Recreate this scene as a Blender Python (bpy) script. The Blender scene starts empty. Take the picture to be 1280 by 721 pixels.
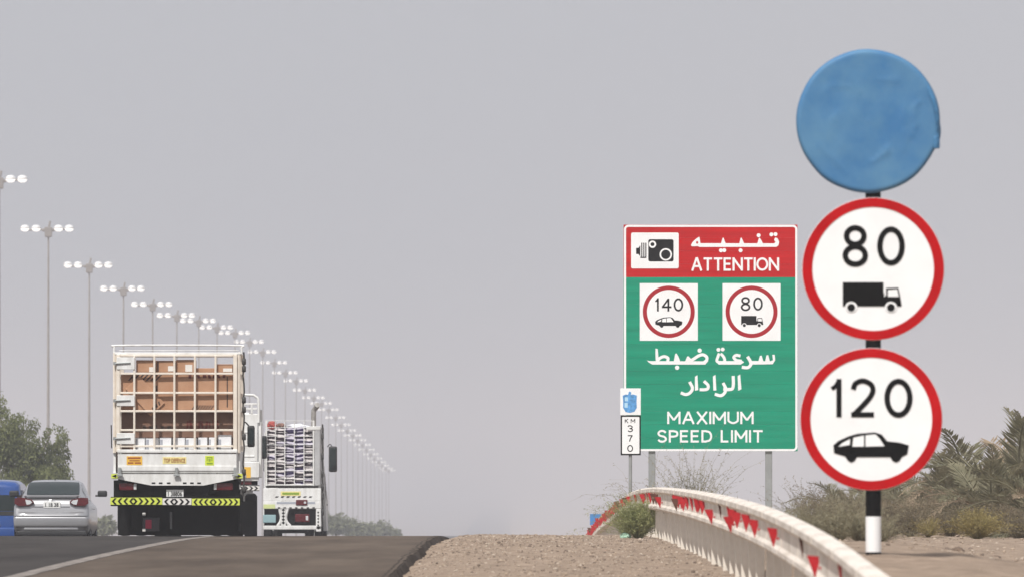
import bpy, bmesh, math, random
from mathutils import Vector, Matrix, Euler, noise
R = math.radians
rnd = random.Random(7)
scene = bpy.context.scene
COL = scene.collection

# ------------------------------------------------------------------ camera
F = 10667.0            # focal length in photo pixels (300 mm on full frame, 1280 px wide)
HC = 1.16              # camera height above the near carriageway
cam_d = bpy.data.cameras.new('camera'); cam = bpy.data.objects.new('camera', cam_d); COL.objects.link(cam)
cam_d.sensor_width = 36.0; cam_d.lens = F * 36.0 / 1280.0
cam.location = (0, 0, HC)
cam.rotation_euler = (R(90) + math.atan((576 - 360.5) / F), 0, 0)
cam_d.clip_start = 0.5; cam_d.clip_end = 30000
cam_d.dof.use_dof = True; cam_d.dof.focus_distance = 168.0; cam_d.dof.aperture_fstop = 8.0
scene.camera = cam
# ------------------------------------------------------------------ world
SUN_EL, SUN_AZ = 52.0, 205.0      # azimuth clockwise from +Y (straight ahead): behind the camera, a little left
w = bpy.data.worlds.new('World'); scene.world = w; w.use_nodes = True
nt = w.node_tree; nt.nodes.clear()
sky = nt.nodes.new('ShaderNodeTexSky'); sky.sky_type = 'NISHITA'; sky.sun_disc = False
sky.sun_elevation = R(SUN_EL); sky.sun_rotation = R(SUN_AZ); sky.dust_density = 6.0; sky.air_density = 1.0
mixn = nt.nodes.new('ShaderNodeMix'); mixn.data_type = 'RGBA'; mixn.inputs[0].default_value = 0.86
mixn.inputs[7].default_value = (5.85, 5.95, 6.4, 1)     # the dust veil over the whole sky
bg = nt.nodes.new('ShaderNodeBackground'); bg.inputs[1].default_value = 0.1
wo = nt.nodes.new('ShaderNodeOutputWorld')
nt.links.new(sky.outputs[0], mixn.inputs[6]); nt.links.new(mixn.outputs[2], bg.inputs[0]); nt.links.new(bg.outputs[0], wo.inputs[0])
# ------------------------------------------------------------------ sun
sd = bpy.data.lights.new('sun', 'SUN'); sd.energy = 4.2; sd.angle = R(.8); sd.color = (1.0, 0.975, 0.94)
sun = bpy.data.objects.new('sun', sd); COL.objects.link(sun)
_s = Vector((math.sin(R(SUN_AZ)) * math.cos(R(SUN_EL)), math.cos(R(SUN_AZ)) * math.cos(R(SUN_EL)), math.sin(R(SUN_EL))))
sun.rotation_euler = _s.to_track_quat('Z', 'Y').to_euler(); sun.location = (0, -50, 80)
# ------------------------------------------------------------------ view
scene.view_settings.view_transform = 'Standard'; scene.view_settings.look = 'None'
scene.view_settings.exposure = 0.0; scene.view_settings.gamma = 1.0; scene.view_settings.use_curve_mapping = False
scene.render.engine = 'CYCLES'
try:
    scene.cycles.use_denoising = True
    scene.cycles.max_bounces = 6; scene.cycles.volume_bounces = 1
    scene.cycles.transparent_max_bounces = 8
except Exception: pass

# ------------------------------------------------------------------ profile of the land along the road
LAMP_XY = [(0,220),(60,281),(108,325),(150,355),(189,377),(220,391),(250.5,399),(273,407),(294,414),(312,425),(328,437),(346,453),(358,464),
           (375,478),(386,490),(409,508),(427,529),(445,546),(456,557),(465,567),(474,576),(487,587)]
LAMP_X, MAST = -45.6, 34.0
def _lampz():
    out = []
    for x, y in LAMP_XY:
        D = LAMP_X * F / (x - 640); out.append((D, HC + (576 - y) * D / F))
    return out
LAMPZ = _lampz()
PROF = [(-80,-1.2),(0,-.95),(40,-.52),(51,-.33),(60,-.17),(73,-.05),(90,0),(112,0),(134,-.05),(156,-.21),(188,-.66),(213,-1.06),(235,-1.5),(300,-2.6),(500,-4.9)] \
     + [(D, z - MAST) for D, z in LAMPZ] + [(4000,-41),(6500,-46),(12000,-50)]
def _hermite(P, x):
    if x <= P[0][0]: return P[0][1]
    if x >= P[-1][0]: return P[-1][1]
    lo, hi = 0, len(P) - 1
    while hi - lo > 1:
        m = (lo + hi) // 2
        if P[m][0] <= x: lo = m
        else: hi = m
    def tan(i):
        if i == 0 or i == len(P) - 1: return 0
        return (P[i+1][1] - P[i-1][1]) / (P[i+1][0] - P[i-1][0])
    x0, y0 = P[lo]; x1, y1 = P[hi]; h = x1 - x0; t = (x - x0) / h
    m0, m1 = tan(lo) * h, tan(hi) * h
    return (2*t**3-3*t*t+1)*y0 + (t**3-2*t*t+t)*m0 + (-2*t**3+3*t*t)*y1 + (t**3-t*t)*m1
def g(Y): return _hermite(PROF, Y)
RAIL_X, ROAD_X, LINE_X = 2.2, -1.25, -5.0
def smooth(a, b, x):
    t = max(0, min(1, (x - a) / (b - a))); return t * t * (3 - 2 * t)
def ground_z(X, Y):
    z = g(Y)
    if X < ROAD_X: z -= 0.14
    else: z -= 0.10 * (1 - smooth(ROAD_X, ROAD_X + .5, X))
    if Y < 260 and X > ROAD_X - .3:
        n = noise.noise(Vector((X * 1.3, Y * .35, 3.1))) * .035 + noise.noise(Vector((X * 4, Y * 1.6, 9.0))) * .02
        z += n * (1 - smooth(180, 260, Y))
        b = smooth(2.35, 2.85, X) * (0.15 + .85 * (1 - smooth(3.4, 6.0, X)))
        z += .42 * math.exp(-((Y - 72) / 34) ** 2) * b
    return z
def at(px, py, D): return Vector(((px - 640) * D / F, D, HC + (576 - py) * D / F))

# ------------------------------------------------------------------ materials
MATS = {}
def mat(name, col, rough=.6, metal=0.0, var=0.0, scale=3.0, col2=None, bump=0.0, bscale=30.0, emit=0.0, spec=.4, coat=0.0, trans=0.0, stretch=None, detail=4.0, ramp=(.36,.66)):
    if name in MATS: return MATS[name]
    m = bpy.data.materials.new(name); m.use_nodes = True; t = m.node_tree; b = t.nodes['Principled BSDF']
    b.inputs['Base Color'].default_value = (*col, 1); b.inputs['Roughness'].default_value = rough
    b.inputs['Metallic'].default_value = metal; b.inputs['Specular IOR Level'].default_value = spec
    if coat: b.inputs['Coat Weight'].default_value = coat; b.inputs['Coat Roughness'].default_value = .08
    if trans: b.inputs['Transmission Weight'].default_value = trans
    if emit: b.inputs['Emission Color'].default_value = (1, .98, .94, 1); b.inputs['Emission Strength'].default_value = emit
    tc = t.nodes.new('ShaderNodeTexCoord'); vec = tc.outputs['Object']
    if stretch:
        mp = t.nodes.new('ShaderNodeMapping'); mp.inputs['Scale'].default_value = stretch
        t.links.new(vec, mp.inputs[0]); vec = mp.outputs[0]
    if var or col2:
        n = t.nodes.new('ShaderNodeTexNoise'); n.inputs['Scale'].default_value = scale; n.inputs['Detail'].default_value = detail; n.inputs['Roughness'].default_value = .65
        t.links.new(vec, n.inputs['Vector'])
        rp = t.nodes.new('ShaderNodeValToRGB')
        c2 = col2 or tuple(c * (1 - var) for c in col); c1 = col if col2 else tuple(min(1, c * (1 + var * .6)) for c in col)
        rp.color_ramp.elements[0].position = ramp[0]; rp.color_ramp.elements[0].color = (*c2, 1)
        rp.color_ramp.elements[1].position = ramp[1]; rp.color_ramp.elements[1].color = (*c1, 1)
        t.links.new(n.outputs['Fac'], rp.inputs[0]); t.links.new(rp.outputs[0], b.inputs['Base Color'])
    if bump:
        n2 = t.nodes.new('ShaderNodeTexNoise'); n2.inputs['Scale'].default_value = bscale; n2.inputs['Detail'].default_value = 5
        t.links.new(vec, n2.inputs['Vector'])
        bp = t.nodes.new('ShaderNodeBump'); bp.inputs['Strength'].default_value = bump; bp.inputs['Distance'].default_value = .03
        t.links.new(n2.outputs['Fac'], bp.inputs['Height']); t.links.new(bp.outputs[0], b.inputs['Normal'])
    MATS[name] = m; return m
def leafmat(name, c1, c2, transl=.25):
    if name in MATS: return MATS[name]
    m = mat(name, c1, .7, col2=c2, scale=1.7, spec=.25)
    t = m.node_tree; b = t.nodes['Principled BSDF']; out = t.nodes['Material Output']
    tr = t.nodes.new('ShaderNodeBsdfTranslucent'); mx = t.nodes.new('ShaderNodeMixShader'); mx.inputs[0].default_value = transl
    src = b.inputs['Base Color'].links[0].from_socket
    t.links.new(src, tr.inputs[0]); t.links.new(b.outputs[0], mx.inputs[1]); t.links.new(tr.outputs[0], mx.inputs[2]); t.links.new(mx.outputs[0], out.inputs[0])
    return m
M_GRAVEL = mat('gravel_earth', (.40,.305,.23), .95, col2=(.22,.165,.122), scale=3.5, bump=.8, bscale=45, spec=.1, detail=10)
M_STONE = mat('gravel_stone', (.42,.33,.25), .95, col2=(.24,.185,.14), scale=3.5, spec=.15)
M_ASPH = mat('asphalt_lane', (.060,.053,.049), .93, col2=(.034,.030,.028), scale=.6, bump=.3, bscale=60, spec=.12, stretch=(1,.15,1), detail=8)
M_SHLD = mat('asphalt_shoulder', (.128,.099,.076), .95, col2=(.070,.053,.041), scale=.7, bump=.35, bscale=60, spec=.12, stretch=(1,.12,1), detail=8)
M_EDGE = mat('bitumen_edge', (.03,.025,.022), .95, col2=(.075,.058,.045), scale=5, bump=.8, bscale=12, spec=.12)
M_LINE = mat('worn_line_paint', (.30,.265,.235), .85, col2=(.15,.13,.115), scale=6, spec=.2, stretch=(1,.3,1))
M_RAIL = mat('cream_rail_steel', (.76,.69,.61), .6, col2=(.50,.43,.35), scale=3.5, spec=.35, stretch=(1.5,.35,2), detail=8, ramp=(.30,.56))
M_POST = mat('dusty_galvanised_post', (.80,.735,.64), .65, col2=(.62,.56,.48), scale=3, spec=.35)
M_REFL = mat('red_reflector', (.42,.008,.014), .4, var=.3, scale=9, spec=.5)
M_REFD = mat('dirty_reflector', (.10,.035,.02), .6, var=.3, scale=9)
M_STEEL = mat('galvanised_steel', (.33,.345,.34), .55, metal=.35, var=.12, scale=2.5)
M_MASTM = mat('mast_steel', (.29,.265,.245), .7, var=.15, scale=1)
M_SIGNW = mat('sign_white', (.86,.865,.86), .5, var=.045, scale=2.5, spec=.3)
M_SIGNR = mat('sign_red', (.50,.004,.006), .45, var=.14, scale=1.6, spec=.1, stretch=(.25,1,5))
M_SIGNG = mat('sign_green', (.0,.27,.155), .45, var=.13, scale=1.6, spec=.1, stretch=(.25,1,5))
M_SIGNK = mat('sign_black', (.004,.004,.004), .6, spec=.08)
M_DRED = mat('sign_dark_red', (.36,.008,.016), .5, spec=.1)
M_RRED = mat('round_sign_red', (.46,.003,.006), .45, var=.16, scale=2.0, spec=.12)
M_BLUE = mat('blue_plastic_cover', (.045,.165,.35), .55, col2=(.09,.225,.375), scale=2.4, bump=.10, bscale=5, spec=.3, detail=8)
M_BACK = mat('aluminium_back', (.4,.4,.41), .5, metal=.5)
M_EMBL = mat('emblem_blue', (.10,.33,.66), .5, var=.35, scale=14)
M_WHITE = mat('dusty_white_paint', (.80,.80,.78), .5, col2=(.58,.57,.54), scale=2.2, stretch=(2.2,1,.7), detail=7, ramp=(.30,.62), spec=.4)
M_CREAM = mat('cream_cage_paint', (.80,.735,.645), .5, col2=(.70,.62,.52), scale=5)
M_BLACK = mat('black_chassis', (.006,.0055,.005), .8, var=.4, scale=4, spec=.1)
M_RUBBER = mat('tyre_rubber', (.008,.0075,.0075), .85, var=.3, scale=8, spec=.1)
M_YEL = mat('fluorescent_yellow_tape', (.62,.70,.10), .45)
M_WTAPE = mat('white_tape', (.72,.70,.66), .45)
M_TLIGHT = mat('red_tail_lens', (.10,.005,.008), .15, var=.3, scale=15, spec=.6)
M_CLEAR = mat('clear_lens', (.6,.62,.63), .15, spec=.7)
M_STKO = mat('orange_yellow_sticker', (.80,.48,.06), .5)
M_STKY = mat('pale_yellow_sticker', (.80,.70,.30), .5)
M_STKG = mat('lime_sticker', (.62,.72,.05), .5)
M_INKR = mat('brown_red_ink', (.34,.10,.03), .6)
M_INKG = mat('green_ink', (.22,.34,.03), .6)
M_PLATE = mat('number_plate_white', (.78,.78,.76), .4)
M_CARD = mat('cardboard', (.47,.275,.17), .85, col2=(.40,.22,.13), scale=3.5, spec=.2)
M_CARDD = mat('cardboard_shade_and_edge', (.22,.125,.085), .85, col2=(.17,.095,.065), scale=3.5, spec=.2)  # shade on the lower cartons put into the colour; also colours flap edges
M_PRINT = mat('dark_red_print', (.14,.03,.022), .8)
M_PRINTB = mat('black_print', (.07,.042,.03), .8)
M_TAPE = mat('pale_carton_tape', (.60,.47,.33), .5)
M_FOAM = mat('white_foam_carton', (.80,.81,.83), .7, var=.06, scale=5)
M_FGREY = mat('grey_carton_side', (.36,.38,.43), .7)
M_GLASS = mat('dark_car_glass', (.015,.024,.024), .08, spec=.45)
M_SILVER = mat('silver_car_paint', (.40,.40,.41), .3, metal=.6, var=.05, scale=3, coat=.5)
M_BLUEP = mat('blue_car_paint', (.010,.06,.25), .25, var=.12, scale=3, coat=.6)
M_DARKP = mat('dark_plastic', (.02,.02,.021), .55)
M_CHROME = mat('chrome_trim', (.6,.6,.6), .18, metal=.9)
M_BUND = mat('printed_bundle', (.78,.73,.72), .8, col2=(.02,.012,.02), scale=2.1, spec=.2, stretch=(.7,1,1.2), detail=3, ramp=(.47,.54))
M_BUND2 = mat('printed_bundle_violet', (.70,.66,.76), .8, col2=(.025,.015,.06), scale=2.6, spec=.2, stretch=(1,1,1.3), detail=3, ramp=(.47,.55))
for _m in (M_BUND, M_BUND2):
    _t = _m.node_tree; _n = [x for x in _t.nodes if x.type == 'MAPPING'][0]; _o = _t.nodes.new('ShaderNodeObjectInfo'); _v = _t.nodes.new('ShaderNodeVectorMath'); _v.operation = 'SCALE'
    _w = _t.nodes.new('ShaderNodeTexWave'); _w.wave_type = 'BANDS'; _w.bands_direction = 'Z'; _w.inputs['Scale'].default_value = .26; _w.inputs['Distortion'].default_value = 4.5; _w.inputs['Detail'].default_value = 2.5; _w.inputs['Detail Scale'].default_value = 2.2
    _r = [x for x in _t.nodes if x.type == 'VALTORGB'][0]; _t.links.new(_n.outputs[0], _w.inputs['Vector']); _t.links.new(_w.outputs['Fac'], _r.inputs[0])
    _r.color_ramp.elements[0].position = .52; _r.color_ramp.elements[1].position = .68
    _v.inputs[0].default_value = (37, 91, 53); _t.links.new(_o.outputs['Random'], _v.inputs['Scale']); _t.links.new(_v.outputs[0], _n.inputs['Location'])
M_REDL = mat('red_load', (.42,.07,.055), .7, var=.4, scale=6)
M_LUM = mat('white_luminaire', (.80,.80,.79), .5)
M_LENS = mat('lit_lamp_lens', (.9,.9,.88), .4, emit=1.15)
M_TRUNK = mat('palm_trunk', (.16,.12,.085), .95, var=.5, scale=6, bump=.8, bscale=14)
M_BARK = mat('bark', (.13,.10,.075), .95, var=.4, scale=6)
M_PALM = leafmat('palm_leaf_grey_green', (.40,.36,.245), (.15,.145,.085), .35)
M_PALMD = leafmat('palm_leaf_dry', (.58,.465,.33), (.29,.22,.15), .35)
M_TREE = leafmat('tree_leaf_green', (.28,.30,.13), (.13,.15,.06), .42)
M_TREEF = leafmat('far_leaf_green', (.26,.27,.16), (.17,.18,.10), .35)
M_BUSHG = leafmat('bush_green', (.46,.46,.22), (.24,.27,.11), .4)
M_BUSHY = leafmat('bush_yellow', (.46,.38,.16), (.27,.22,.09), .4)
M_BUSHD = leafmat('bush_dry', (.38,.34,.23), (.22,.205,.135), .35)
M_BAG = mat('pale_green_plastic', (.38,.58,.44), .45)

# ------------------------------------------------------------------ builders
def empty(name, loc, rz=0):
    o = bpy.data.objects.new(name, None); COL.objects.link(o); o.location = loc; o.rotation_euler = (0, 0, rz); o.empty_display_size = .2; return o
def tag(o, label=None, cat=None, group=None, kind=None):
    if label: o['label'] = label
    if cat: o['category'] = cat
    if group: o['group'] = group
    if kind: o['kind'] = kind
    return o
def link(name, me, parent=None, loc=(0,0,0), rot=(0,0,0), scale=(1,1,1)):
    o = bpy.data.objects.new(name, me); COL.objects.link(o); o.parent = parent
    o.location = loc; o.rotation_euler = rot; o.scale = scale; return o
def kids(o): return [c for c in list(bpy.data.objects) if c.parent == o]
def copy_tree(o, childmap, parent=None):
    c = o.copy(); COL.objects.link(c); c.parent = parent
    for ch in childmap.get(o.name, []): copy_tree(ch, childmap, c)
    return c
def childmap_of(root):
    mp = {}
    def rec(o):
        mp[o.name] = list(o.children)
        for c in o.children: rec(c)
    bpy.context.view_layer.update(); rec(root); return mp
def catmull(pts, n=5, closed=False):
    P = [Vector(p) for p in pts]; out = []; N = len(P)
    for i in range(N if closed else N - 1):
        p0 = P[(i-1) % N] if (closed or i > 0) else P[0]*2 - P[1]
        p1, p2 = P[i], P[(i+1) % N]
        p3 = P[(i+2) % N] if (closed or i + 2 < N) else P[-1]*2 - P[-2]
        for k in range(n):
            t = k / n
            out.append(.5*((2*p1) + (p2-p0)*t + (2*p0-5*p1+4*p2-p3)*t*t + (3*p1-p0-3*p2+p3)*t**3))
    if not closed: out.append(P[-1])
    return out
class MB:
    def __init__(s): s.v = []; s.f = []; s.mi = []; s.m = 0
    def face(s, idx): s.f.append(tuple(idx)); s.mi.append(s.m)
    def quad(s, *ps):
        b = len(s.v); s.v += [tuple(p) for p in ps]; s.face(range(b, b+len(ps))); return s
    def box(s, x0, x1, y0, y1, z0, z1):
        b = len(s.v); s.v += [(x0,y0,z0),(x1,y0,z0),(x1,y1,z0),(x0,y1,z0),(x0,y0,z1),(x1,y0,z1),(x1,y1,z1),(x0,y1,z1)]
        for q in ((3,2,1,0),(4,5,6,7),(0,1,5,4),(1,2,6,5),(2,3,7,6),(3,0,4,7)): s.face([b+i for i in q])
        return s
    def rbox(s, x0, x1, y0, y1, z0, z1, bev=.02, seg=2):
        bm = bmesh.new(); bmesh.ops.create_cube(bm, size=1)
        for v in bm.verts: v.co = Vector(((x0+x1)/2 + v.co.x*(x1-x0), (y0+y1)/2 + v.co.y*(y1-y0), (z0+z1)/2 + v.co.z*(z1-z0)))
        bmesh.ops.bevel(bm, geom=bm.edges[:], offset=bev, segments=seg, affect='EDGES', profile=.6)
        b = len(s.v); bm.verts.index_update(); s.v += [tuple(v.co) for v in bm.verts]
        for f in bm.faces: s.face([b + v.index for v in f.verts])
        bm.free(); return s
    def tube(s, pts, r, n=8, cap=True):
        P = [Vector(p) for p in pts]; rr = r if isinstance(r, (list, tuple)) else [r]*len(P)
        up = Vector((0,0,1)); rings = []; prev = None
        for i, p in enumerate(P):
            d = (P[min(i+1,len(P)-1)] - P[max(i-1,0)]).normalized()
            a = prev if prev is not None else (up if abs(d.z) < .9 else Vector((1,0,0)))
            x = (a - d*a.dot(d)).normalized(); y = d.cross(x); prev = x
            b = len(s.v)
            for k in range(n):
                t = 2*math.pi*k/n + math.pi/n; s.v.append(tuple(p + (x*math.cos(t) + y*math.sin(t))*rr[i]))
            rings.append(b)
        for i in range(len(rings)-1):
            for k in range(n):
                a, c = rings[i], rings[i+1]; s.face([a+k, a+(k+1)%n, c+(k+1)%n, c+k])
        if cap:
            s.face([rings[0]+k for k in reversed(range(n))]); s.face([rings[-1]+k for k in range(n)])
        return s
    def lathe(s, prof, axis='Z', n=16, origin=(0,0,0)):
        o = Vector(origin); b = len(s.v); m = len(prof)
        for k in range(n):
            t = 2*math.pi*k/n; c, q = math.cos(t), math.sin(t)
            for r, h in prof:
                p = Vector((r*c, r*q, h)) if axis == 'Z' else (Vector((h, r*c, r*q)) if axis == 'X' else Vector((r*c, h, r*q)))
                s.v.append(tuple(o+p))
        for k in range(n):
            for i in range(m-1):
                a = b+k*m+i; c = b+((k+1)%n)*m+i; s.face([a, c, c+1, a+1])
        return s
    def prism(s, poly, y0, y1):                # poly: (x,z) points; front face at y0 (towards -Y)
        n = len(poly); b = len(s.v)
        area = sum(poly[i][0]*poly[(i+1)%n][1]-poly[(i+1)%n][0]*poly[i][1] for i in range(n))
        if area < 0: poly = poly[::-1]
        s.v += [(p[0], y0, p[1]) for p in poly] + [(p[0], y1, p[1]) for p in poly]
        s.face([b+i for i in range(n)]); s.face([b+n+i for i in reversed(range(n))])
        for i in range(n): s.face([b+(i+1)%n, b+i, b+n+i, b+n+(i+1)%n])
        return s
    def build(s, name, m, parent=None, loc=(0,0,0), rot=(0,0,0), smooth=False, kind=None):
        me = bpy.data.meshes.new(name); me.from_pydata(s.v, [], s.f)
        ms = m if isinstance(m, (list, tuple)) else [m]
        for x in ms: me.materials.append(x)
        if len(ms) > 1: me.polygons.foreach_set('material_index', s.mi)
        me.update()
        if smooth:
            if len(me.polygons) < 4000:
                b_ = bmesh.new(); b_.from_mesh(me)
                for f in b_.faces: f.smooth = True
                for e in b_.edges:
                    if len(e.link_faces) == 2 and e.calc_face_angle(0) > R(48): e.smooth = False
                b_.to_mesh(me); b_.free()
            else: me.polygons.foreach_set('use_smooth', [True]*len(me.polygons))
        o = link(name, me, parent, loc, rot)
        if kind: o['kind'] = kind
        return o
def triple(me):
    bm = bmesh.new(); bm.from_mesh(me); bmesh.ops.triangulate(bm, faces=bm.faces[:]); bm.to_mesh(me); bm.free()

# ---- flat print on signs: polygons in the sign's own photo units, each a thin raised piece
class Print:
    def __init__(s, cx, by, sc, y): s.cx, s.by, s.sc, s.y = cx, by, sc, y; s.layer = 0; s.mb = MB()
    def P(s, p): return ((p[0]-s.cx)/s.sc, (s.by-p[1])/s.sc)
    def poly(s, pts, tform=None):
        if tform: pts = [tform(p) for p in pts]
        s.layer += 1; s.mb.prism([s.P(p) for p in pts], s.y - .0035 - .0003*s.layer, s.y - .001); return s
    def rect(s, x0, y0, x1, y1, tform=None, r=0):
        if r:
            pts = []
            for cx, cy, a in ((x1-r,y0+r,-90),(x1-r,y1-r,0),(x0+r,y1-r,90),(x0+r,y0+r,180)):
                for k in range(6): pts.append((cx+r*math.cos(R(a+18*k)), cy+r*math.sin(R(a+18*k))))
            return s.poly(pts, tform)
        return s.poly([(x0,y0),(x1,y0),(x1,y1),(x0,y1)], tform)
    def disc(s, cx, cy, rx, ry=None, n=28, tform=None):
        ry = ry or rx; return s.poly([(cx+rx*math.cos(2*math.pi*k/n), cy+ry*math.sin(2*math.pi*k/n)) for k in range(n)], tform)
    def ring(s, cx, cy, ro, ri, n=64, roy=None, riy=None):
        roy = roy or ro; riy = riy or ri; s.layer += 1
        y0, y1 = s.y - .0035 - .0003*s.layer, s.y - .001; b = len(s.mb.v)
        for k in range(n):
            t = 2*math.pi*k/n
            o = s.P((cx+ro*math.cos(t), cy+roy*math.sin(t))); i = s.P((cx+ri*math.cos(t), cy+riy*math.sin(t)))
            s.mb.v += [(o[0],y0,o[1]),(i[0],y0,i[1]),(o[0],y1,o[1]),(i[0],y1,i[1])]
        for k in range(n):
            a, c = b+4*k, b+4*((k+1)%n)
            s.mb.face([a, a+1, c+1, c]); s.mb.face([a+2, a, c, c+2]); s.mb.face([a+1, a+3, c+3, c+1])
        return s
    def stroke(s, pts, wd, tform=None, curve=True, n=5):
        if tform: pts = [tform(p) for p in pts]
        Q = [Vector((p[0], p[1], 0)) for p in pts]
        if curve and len(Q) > 2: Q = catmull(Q, n)
        s.layer += 1; y0, y1 = s.y - .0035 - .0003*s.layer, s.y - .001; b = len(s.mb.v)
        for i, p in enumerate(Q):
            d = (Q[min(i+1,len(Q)-1)] - Q[max(i-1,0)]).normalized(); nn = Vector((-d.y, d.x, 0)); k = 1.0
            if 0 < i < len(Q)-1:
                d1 = (Q[i]-Q[i-1]).normalized(); k = 1/max(.5, abs(nn.dot(Vector((-d1.y, d1.x, 0)))))
            A = s.P(p + nn*wd/2*k); B = s.P(p - nn*wd/2*k)
            s.mb.v += [(A[0],y0,A[1]),(B[0],y0,B[1]),(A[0],y1,A[1]),(B[0],y1,B[1])]
        for i in range(len(Q)-1):
            a, c = b+4*i, b+4*i+4
            s.mb.face([a, c, c+1, a+1]); s.mb.face([a, a+2, c+2, c]); s.mb.face([a+1, c+1, c+3, a+3])
        a = b; s.mb.face([a, a+1, a+3, a+2]); a = b+4*(len(Q)-1); s.mb.face([a, a+2, a+3, a+1])
        return s
    def digit(s, ch, x0, y0, x1, y1, wd):
        T = lambda p: (x0+wd/2 + p[0]*(x1-x0-wd), y0+wd/2 + p[1]*(y1-y0-wd))
        cx, cy, hx, hy = (x0+x1)/2, (y0+y1)/2, (x1-x0)/2, (y1-y0)/2
        if ch == '0': s.ring(cx, cy, hx, hx-wd, 40, hy, hy-wd)
        elif ch == '8':
            s.ring(cx, y0+hy*.49, hx*.90, hx*.90-wd, 36, hy*.49+wd*.25, hy*.49-wd*.75)
            s.ring(cx, y1-hy*.52, hx, hx-wd, 36, hy*.52+wd*.25, hy*.52-wd*.75)
        elif ch == '1': s.stroke([T((.85,-.08)),T((.85,1.08))], wd, curve=False); s.stroke([T((-.15,.22)),T((.35,.14)),T((.85,-.02))], wd*.8)
        elif ch == '2': s.stroke([T(p) for p in ((0,.25),(.12,.07),(.5,-.01),(.9,.10),(1,.28),(.85,.48),(.5,.72),(0,1.02))], wd); s.stroke([T((-.1,1)),T((1.05,1))], wd, curve=False)
        elif ch == '4': s.stroke([T((.72,-.05)),T((.72,1.08))], wd, curve=False); s.stroke([T((.70,0)),T((.35,.36)),T((0,.70))], wd*.9); s.stroke([T((-.08,.70)),T((1.1,.70))], wd, curve=False)
        elif ch == '3': s.stroke([T(p) for p in ((0,.18),(.2,.02),(.6,0),(.95,.2),(.75,.42),(.35,.48))], wd); s.stroke([T(p) for p in ((.35,.48),(.85,.56),(1,.76),(.7,.97),(.3,1),(0,.84))], wd)
        elif ch == '7': s.stroke([T((-.05,0)),T((1.05,0))], wd, curve=False); s.stroke([T((1,0)),T((.6,.45)),T((.35,1.05))], wd)
        return s
    def letters(s, txt, x0, y0, x1, y1, wd, name, m, parent, gap=.30):
        H = y1-y0; REL = dict(A=.95,T=.80,E=.66,N=.86,I=.0,O=1.02,M=1.0,X=.86,U=.84,S=.74,P=.70,D=.82,L=.62,K=.78)
        H -= wd; ws = [REL.get(c, .5) if c != ' ' else .30 for c in txt]
        tot = sum(ws)+gap*(len(txt)-1); k = (x1-x0-wd)/tot; x = x0+wd/2; yy = y0+wd/2; hw = wd/2/H
        for c, w_ in zip(txt, ws):
            W_ = w_*k; T = lambda p, x=x, W_=W_: (x+p[0]*W_, yy+p[1]*H)
            L = lambda *p: s.stroke([T(q) for q in p], wd, curve=False)
            Cv = lambda *p: s.stroke([T(q) for q in p], wd)
            a, b = -hw, 1+hw
            if c == 'A': L((.0,b),(.5,a)); L((.5,a),(1,b)); L((.2,.68),(.8,.68))
            elif c == 'T': L((-.05,0),(1.05,0)); L((.5,0),(.5,b))
            elif c == 'E': L((0,a),(0,b)); L((0,0),(1,0)); L((0,.48),(.9,.48)); L((0,1),(1,1))
            elif c == 'N': L((0,a),(0,b)); L((1,a),(1,b)); L((0,0),(1,1))
            elif c == 'I': L((0,a),(0,b))
            elif c == 'O': s.ring(x+W_/2, yy+H/2, W_/2+wd/2, W_/2-wd/2, 32, H/2+wd/2, H/2-wd/2)
            elif c == 'M': L((0,a),(0,b)); L((1,a),(1,b)); L((0,0),(.5,.72)); L((1,0),(.5,.72))
            elif c == 'X': L((0,a),(1,b)); L((1,a),(0,b))
            elif c == 'U': L((0,a),(0,.62)); L((1,a),(1,.62)); Cv((0,.60),(.05,.82),(.5,1.0),(.95,.82),(1,.60))
            elif c == 'S': Cv((.95,.16),(.72,.01),(.3,.0),(.03,.2),(.2,.42),(.75,.55),(.98,.77),(.75,.98),(.3,1.0),(0,.84))
            elif c == 'P': L((0,a),(0,b)); L((0,0),(.55,0)); Cv((.5,0),(.9,.08),(1,.26),(.9,.45),(.5,.53)); L((0,.53),(.55,.53))
            elif c == 'D': L((0,a),(0,b)); L((0,0),(.4,0)); Cv((.35,0),(.82,.12),(1,.5),(.82,.88),(.35,1)); L((0,1),(.4,1))
            elif c == 'L': L((0,a),(0,b)); L((0,1),(1,1))
            elif c == 'K': L((0,a),(0,b)); L((1,a),(0,.58)); L((.35,.40),(1,b))
            if c != ' ': s.build(name, m, parent); s.layer = 0
            x += W_+gap*k
        return s
    def car(s, T):
        body = [(222,490),(245,470),(290,450),(330,438),(410,432),(440,442),(465,472),(520,478),(562,490),(555,530),(530,543),(520,560),(505,568),(488,560),(478,543),(328,543),(318,560),(303,568),(288,560),(275,540),(225,525)]
        return s.poly(body, T)
    def car_win(s, T):
        s.poly([(245,497),(262,480),(298,461),(296,488)], T); s.poly([(308,496),(312,456),(360,446),(360,496)], T)
        return s.poly([(367,496),(367,445),(412,441),(432,462),(452,494)], T)
    def lorry(s, T):
        s.poly([(265,442),(448,442),(448,550),(265,550)], T); s.poly([(446,550),(446,500),(462,468),(515,466),(524,508),(530,545),(528,550)], T)
        return s
    def lorry_win(s, T):
        s.poly([(452,442),(460,442),(460,500),(452,510)], T)
        s.poly([(468,477),(510,474),(517,507),(468,507)], T)
        for c in (303,482): s.disc(c, 553, 27, 24, 20, T)
        return s
    def lorry_wheels(s, T):
        for c in (303,482): s.disc(c, 556, 18, 18, 18, T)
        return s
    def build(s, name, m, parent):
        o = s.mb.build(name, m, parent); triple(o.data); s.mb = MB(); return o
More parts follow.
